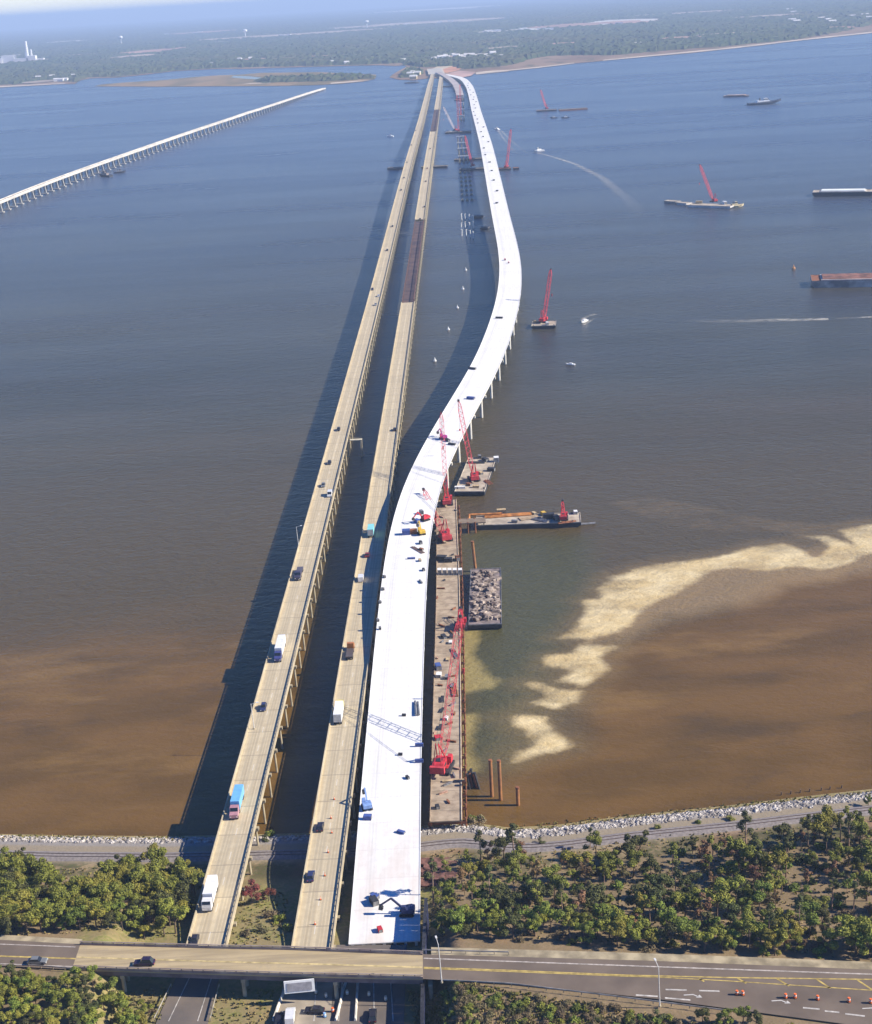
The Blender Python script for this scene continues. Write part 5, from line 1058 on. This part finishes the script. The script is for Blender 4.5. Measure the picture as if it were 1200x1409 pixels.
# ------------------------------------------------------------------ trees
def leaf_mat(name, a, b, v=.22):
    k = NT(name); oi = k.new('ShaderNodeObjectInfo'); n = k.noise(k.pos(), .9, 4, .6); hs = k.new('ShaderNodeHueSaturation')
    c = k.mix(k.step(n, .36, .64), a, b); k.l.new(c, hs.inputs['Color']); k.val(hs, 'Value', k.step(oi.outputs['Random'], 0, 1, 1-v, 1+v, False))
    k.val(hs, 'Hue', k.step(k.math('FRACT', k.math('MULTIPLY', oi.outputs['Random'], 7.7)), 0, 1, .465, .52, False)); return k.out(hs.outputs[0], .7, .25)
LG = leaf_mat('green_leaves', (.21,.245,.034), (.105,.13,.022)); LY = leaf_mat('yellow_green_leaves', (.27,.265,.034), (.155,.165,.026)); LD = leaf_mat('dark_green_leaves', (.095,.105,.028), (.052,.060,.018))
LO = leaf_mat('russet_leaves', (.25,.15,.065), (.15,.095,.045)); LR = leaf_mat('red_leaves', (.24,.05,.04), (.14,.045,.035)); LB = leaf_mat('dry_brown_brush', (.19,.15,.075), (.13,.11,.05)); LP_ = leaf_mat('pine_needles', (.085,.10,.03), (.05,.062,.02))
BARK = mat('bark', (.16,.11,.075), .95, .2, 1.0, col2=(.09,.065,.05)); PBARK = mat('pine_bark', (.30,.20,.14), .95, .2, 1.0)
def cloud(lobes, n, s0, s1, flat=.75):
    """leaf-sized faces through the volume of the crown's lobes, denser near the outside"""
    L = np.array(lobes, float); wts = L[:,3]**2; wts /= wts.sum(); idx = nrg.choice(len(L), n, p=wts)
    d = nrg.normal(size=(n,3)); d /= np.linalg.norm(d, axis=1)[:,None]; r = nrg.random(n)**.27
    c = L[idx,:3]+d*(L[idx,3]*r*nrg.uniform(.85,1.12,n))[:,None]*np.array([1,1,flat])
    nn_ = d+nrg.normal(0, .55, (n,3)); nn_[:,2] += .35; nn_ /= np.linalg.norm(nn_, axis=1)[:,None]
    a = np.cross(nn_, nrg.normal(size=(n,3))); a /= np.linalg.norm(a, axis=1)[:,None]+1e-9; b = np.cross(nn_, a); s = nrg.uniform(s0, s1, n)[:,None]/2
    q = np.stack([c-a*s, c-b*s*.8, c+a*s, c+b*s*.8], 1).reshape(-1,3); mb = MB(); mb.v = [tuple(v) for v in q.tolist()]; mb.f = [(4*i,4*i+1,4*i+2,4*i+3) for i in range(n)]; mb.uv = [(0,0)]*len(mb.v); return mb
def tree_proto(kind, m, bark=BARK):
    r = thing('tree', '', 'tree'); mb = MB()
    if kind == 'broad':
        H = rng.uniform(6.5, 8.5); mb.cyl((0,0,-.6), (.2,.1,H*.45), .24, .14, 7); lobes = [(rng.uniform(-.5,.5),rng.uniform(-.5,.5),H*.74,rng.uniform(1.3,1.9))]
        for i in range(rng.randint(5, 9)):
            t = i*2*PI/7+rng.uniform(-.7,.7); rr = rng.uniform(1.2, 3.0); z = H*rng.uniform(.32,.92); lobes.append((rr*math.cos(t), rr*math.sin(t), z, rng.uniform(.6,1.45))); mb.cyl((.15,.1,H*.38), (rr*.8*math.cos(t), rr*.8*math.sin(t), z), .10, .04, 5)
        cr = cloud(lobes, 2400, .20, .50)
    elif kind == 'pine':
        H = rng.uniform(9, 13); mb.cyl((0,0,-.6), (.3,.2,H*.95), .22, .07, 7); lobes = []
        for i in range(9):
            t = rng.uniform(0, 2*PI); f = .55+.45*i/8; rr = (1.15-f)*2.6*rng.uniform(.5,1.1); z = H*f; lobes.append((.3*f+rr*math.cos(t), .2*f+rr*math.sin(t), z, rng.uniform(.55,.95))); mb.cyl((.3*f,.2*f,z-.3), (.3*f+rr*math.cos(t), .2*f+rr*math.sin(t), z), .05, .02, 4)
        cr = cloud(lobes, 1000, .20, .42, .6)
    elif kind == 'thin':
        H = rng.uniform(6, 8.5); mb.cyl((0,0,-.6), (.2,0,H*.8), .15, .05, 6); lobes = []
        for i in range(8):
            t = rng.uniform(0, 2*PI); rr = rng.uniform(.5,1.7); z = H*rng.uniform(.45,1.0); lobes.append((rr*math.cos(t), rr*math.sin(t), z, rng.uniform(.5,.95))); mb.cyl((.1,0,z*.7), (rr*math.cos(t), rr*math.sin(t), z), .05, .02, 4)
        cr = cloud(lobes, 900, .20, .42)
    else:
        mb.cyl((0,0,-.4), (.05,0,.8), .08, .05, 5); lobes = [(rng.uniform(-1,1), rng.uniform(-1,1), rng.uniform(.4,1.3), rng.uniform(.6,1.0)) for _ in range(6)]; cr = cloud(lobes, 700, .18, .40)
    mb.build('trunk' if kind != 'shrub' else 'stem', bark, r); cr.build('crown', m, r); return r
PROT = {'green': [tree_proto('broad', LG) for _ in range(4)], 'yellow': [tree_proto('broad', LY) for _ in range(3)], 'dark': [tree_proto('broad', LD) for _ in range(3)], 'pine': [tree_proto('pine', LP_, PBARK) for _ in range(3)], 'russet': [tree_proto('thin', LO) for _ in range(3)], 'thin': [tree_proto('thin', LG, PBARK) for _ in range(3)], 'red': [tree_proto('broad', LR)],
        'shrub': [tree_proto('shrub', LG) for _ in range(2)], 'brush': [tree_proto('shrub', LB) for _ in range(3)], 'dshrub': [tree_proto('shrub', LD) for _ in range(2)]}
KN = {'green': 'green broad-crowned tree', 'yellow': 'yellowish green broad-crowned tree', 'dark': 'dark green broad-crowned tree', 'pine': 'tall thin pine with a bare trunk', 'russet': 'thin russet autumn tree', 'thin': 'thin sparse green tree', 'red': 'dark red tree', 'shrub': 'green shrub', 'brush': 'dry brown shrub', 'dshrub': 'dark green shrub'}
PLANTS = []
def plant(kind, x, y, label, group, sc):
    PLANTS.append((kind, rng.choice(PROT[kind]), x, y, gz(x, y)-.1, rng.uniform(0, 2*PI), label, group, (sc*rng.uniform(.9,1.1), sc*rng.uniform(.9,1.1), sc)))
SHR = ('shrub', 'brush', 'dshrub')
def settle():
    """the plants that show largest stand as things of their own; the ones past 300 of a kind join one mass each"""
    for fam, nm, massname in ((lambda k: k not in SHR, 'tree', 'woodland_trees'), (lambda k: k in SHR, 'shrub', 'woodland_undergrowth')):
        L = [p for p in PLANTS if fam(p[0])]
        L.sort(key=lambda p: (p[7] is not None, p[2]**2+p[3]**2)); own, rest = L[:290], L[290:]
        for kind, pr, x, y, z, a, label, group, sc in own:
            o = place(pr, USED, Vector((x, y, z)), a, label, group, sc); o.name = 'pine_tree' if kind == 'pine' else nm; o['category'] = nm
        if not rest: continue
        vs, fs, mi, mats, base = [], [], [], [], 0
        for kind, pr, x, y, z, a, label, group, sc in rest:
            c, sn = math.cos(a), math.sin(a)
            for ch in kids(pr):
                me = ch.data; n = len(me.vertices); v = np.empty(n*3); me.vertices.foreach_get('co', v); v = v.reshape(-1,3)*np.array(sc)
                vs.append(np.stack([v[:,0]*c-v[:,1]*sn+x, v[:,0]*sn+v[:,1]*c+y, v[:,2]+z], 1)); m = me.materials[0]
                if m not in mats: mats.append(m)
                fs += [tuple(base+i for i in p.vertices) for p in me.polygons]; mi += [mats.index(m)]*len(me.polygons); base += n
        me = bpy.data.meshes.new(massname); me.from_pydata(np.concatenate(vs).tolist(), [], fs)
        for m in mats: me.materials.append(m)
        me.polygons.foreach_set('material_index', mi); me.update(); o = bpy.data.objects.new(massname, me); COL.objects.link(o); tag(o, kind='stuff')
def wood(poly, n, gap, mixk, where, s0, s1, avoid=()):
    W_ = [GG(a, b) for a, b in poly]; xs_ = [p.x for p in W_]; ys_ = [p.y for p in W_]; pl = [(p.x, p.y) for p in W_]; av = [[(q.x, q.y) for q in (GG(a, b) for a, b in g)] for g in avoid]; tries = 0; pts = []
    kinds = [k for k, w in mixk]; ws = [w for k, w in mixk]
    while len(pts) < n and tries < n*60:
        tries += 1; x = rng.uniform(min(xs_), max(xs_)); y = rng.uniform(min(ys_), max(ys_)); X_ = np.array([x]); Y_ = np.array([y])
        if not inpoly(X_, Y_, pl)[0] or any(inpoly(X_, Y_, g)[0] for g in av): continue
        if any((x-a)**2+(y-b)**2 < gap*gap for a, b in pts): continue
        pts.append((x, y)); kd = rng.choices(kinds, ws)[0]; plant(kd, x, y, KN[kd]+' '+where, KN[kd]+'s '+where, rng.uniform(s0, s1))
wood([(-30,1203),(30,1200),(62,1208),(90,1236),(128,1238),(158,1212),(205,1200),(258,1204),(272,1226),(262,1256),(248,1291),(-30,1288)], 150, 2.5, [('green',5),('yellow',4),('dark',2),('russet',.25)], 'in the wood left of the bridges', .6, 1.25)
wood([(90,1236),(128,1238),(150,1222),(110,1212)], 8, 2.2, [('dshrub',3),('brush',1)], 'in the gap of the wood left of the bridges', .8, 1.2)
wood([(592,1262),(603,1222),(640,1192),(700,1186),(800,1180),(880,1174),(960,1170),(1060,1163),(1130,1152),(1200,1142),(1270,1132),(1270,1322),(1200,1320),(900,1309),(600,1299)], 210, 2.5, [('green',4),('yellow',2.5),('dark',2.5),('thin',4),('russet',3.5),('pine',2.2)], 'in the wood right of the white bridge', .5, 1.3, avoid=[[(780,1280),(815,1280),(815,1294),(780,1294)], [(1020,1282),(1060,1282),(1060,1296),(1020,1296)], [(690,1270),(740,1270),(740,1285),(690,1285)], [(742,1165),(790,1165),(790,1190),(742,1190)], [(880,1160),(930,1160),(930,1190),(880,1190)]])
wood([(592,1262),(603,1212),(640,1190),(800,1182),(960,1174),(1130,1160),(1270,1146),(1270,1322),(900,1309),(600,1299)], 190, 1.9, [('brush',4),('dshrub',2),('shrub',3)], 'under the wood right of the white bridge', .7, 1.25)
wood([(603,1272),(900,1284),(1270,1300),(1270,1322),(1200,1320),(900,1309),(600,1299)], 48, 2.7, [('green',5),('yellow',3),('dark',1)], 'lining the far side of the cross road at right', .65, 1.0)
wood([(-30,1352),(40,1350),(100,1356),(160,1372),(196,1400),(200,1440),(-30,1440)], 75, 1.9, [('green',4),('yellow',3),('dark',2)], 'below the cross road at lower left', .5, .75)
wood([(120,1352),(205,1372),(212,1400),(170,1372)], 10, 1.6, [('brush',3),('shrub',2)], 'on the bank at lower left', .4, .7)
wood([(612,1366),(700,1370),(800,1382),(900,1397),(1000,1410),(1000,1450),(606,1450)], 190, 1.1, [('brush',4),('shrub',3),('dshrub',1)], 'on the bank at lower right', .55, .95)
for a, b, kd, s in ((967,1406,'dark',.6),(998,1412,'green',.62),(1022,1410,'green',.66),(1040,1414,'dark',.6),(1092,1425,'yellow',.45)):
    p = GG(a, b); plant(kd, p.x, p.y, {967:'small dark tree left of the pair by the cross road at lower right',998:'small green tree in the middle of the clump by the cross road at lower right',1022:'greenest small tree of the clump by the cross road at lower right',1040:'small dark tree at the right end of the clump by the cross road',1092:'tiny yellowish tree right of the clump by the cross road'}[a], None, s)
for a, b, kd, s, l in ((348,1243,'red',.85,'dark red tree on the bank between the two old bridges'), (370,1240,'red',.62,'smaller dark red tree right of the other red one between the old bridges'), (384,1268,'shrub',1.2,'green shrub between the old bridges below the red trees'), (372,1262,'brush',1.1,'dry brown shrub between the old bridges'), (360,1282,'brush',1.0,'pale dry shrub just above the overpass between the old bridges'), (395,1280,'shrub',1.1,'green shrub hugging the left edge of the middle bridge'), (340,1286,'brush',.9,'low dry shrub at the foot of the left old bridge'), (372,1150,'shrub',1.0,'green shrub on the shoreline between the old bridges'), (366,1156,'dshrub',.8,'dark shrub on the shoreline between the old bridges'), (655,1136,'brush',1.6,'yellowish reeds at the shore by the end of the work trestle'), (648,1130,'shrub',1.3,'green reeds under the end of the work trestle'), (662,1128,'shrub',.9,'small green reeds right of the yellowish ones at the shore'), (812,1168,'pine',.62,'pine leaning over the riprap alone near the shore'), (1112,1165,'pine',.85,'tallest pine at right, standing on the gravel near the riprap'), (1195,1108,'green',.45,'small bright green tree on the riprap at the right edge'), (745,1160,'dshrub',.8,'dark shrub at the edge of the track right of the white bridge'), (905,1140,'shrub',.8,'yellow green shrub on the riprap at right'), (960,1133,'shrub',.7,'green shrub on the riprap farther right'), (1005,1128,'shrub',.8,'green shrub on the riprap near the right pine')):
    p = GG(a, b); plant(kd, p.x, p.y, l, None, s)
settle()
# weeds and grass between the bridges and on the banks
mb = MB(); gv = []
def tuft(x, y, h):
    z = gz(x, y)
    for _ in range(3):
        a = rng.uniform(0, PI); w = .28; dx, dy = math.cos(a)*w, math.sin(a)*w; lx, ly = rng.uniform(-.3,.3), rng.uniform(-.3,.3); k = len(mb.v); mb.v.extend([(x-dx,y-dy,z-.05),(x+dx,y+dy,z-.05),(x+dx*.5+lx,y+dy*.5+ly,z+h),(x-dx*.5+lx,y-dy*.5+ly,z+h)]); mb.f.append((k,k+1,k+2,k+3))
for poly, n in (([(318,1225),(395,1225),(402,1300),(310,1300)], 260), ([(300,1362),(376,1362),(374,1440),(285,1440)], 200), ([(150,1355),(232,1358),(212,1440),(150,1440)], 260), ([(580,1372),(1000,1415),(1000,1440),(580,1440)], 2200), ([(590,1170),(1200,1130),(1200,1320),(590,1300)], 2500), ([(0,1195),(260,1195),(250,1292),(0,1290)], 900), ([(560,1362),(610,1362),(610,1440),(578,1440)], 500), ([(592,1140),(700,1146),(860,1127),(1200,1094),(1200,1088),(860,1121),(700,1138),(592,1133)], 700), ([(0,1149),(260,1152),(260,1157),(0,1155)], 400)):
    W_ = [GG(a, b) for a, b in poly]; xs_ = [p.x for p in W_]; ys_ = [p.y for p in W_]; pl = [(p.x, p.y) for p in W_]
    X_ = nrg.uniform(min(xs_), max(xs_), n*2); Y_ = nrg.uniform(min(ys_), max(ys_), n*2); k_ = inpoly(X_, Y_, pl)
    for x, y in zip(X_[k_][:n], Y_[k_][:n]): tuft(float(x), float(y), rng.uniform(.15, .6))
k = NT('rough_grass'); n1 = k.noise(k.pos(), .12, 4, .6); n2 = k.noise(k.pos(), 1.5, 2); c = k.mix(k.step(n1, .4, .62), (.17,.165,.04), (.34,.26,.12)); c = k.mix(k.step(n2, .5, .7, 0, .6), c, (.11,.12,.03)); mb.uv = [(0,0)]*len(mb.v); stuff('rough_grass', mb, k.out(c, .9, .1))
# old timber stubs by the shore at right
for i, a in enumerate((1075,1088,1101,1114,1130,1142,1158)):
    p = G(a, 1094-i*1.6, 0); r = thing('timber_stub', 'dark rotten timber stub in the shallows at the right shore', 'post', p, 0, 'rotten timber stubs at the right shore'); MB().cyl((0,0,-.5), (.1,0,1.0), .22, .18, 7).build('post', BARK, r)

# ------------------------------------------------------------------ the air
hz = bpy.data.materials.new('haze_air'); hz.use_nodes = True; n = hz.node_tree.nodes; l = hz.node_tree.links
n.remove(n['Principled BSDF']); pv = n.new('ShaderNodeVolumePrincipled'); pv.inputs['Color'].default_value = (.54,.71,1.0,1); pv.inputs['Density'].default_value = HAZE; pv.inputs['Anisotropy'].default_value = 0.0
l.new(pv.outputs[0], n['Material Output'].inputs['Volume'])
mb = MB(); mb.box((0,38000,-4), (130000,84000,600)); hb = stuff('haze', mb, hz)
for nm, ob in (('unused', None),): pass
for fam in PROT.values():
    for pr in fam:
        if id(pr) not in USED:
            for ch in kids(pr): bpy.data.objects.remove(ch)
            bpy.data.objects.remove(pr)
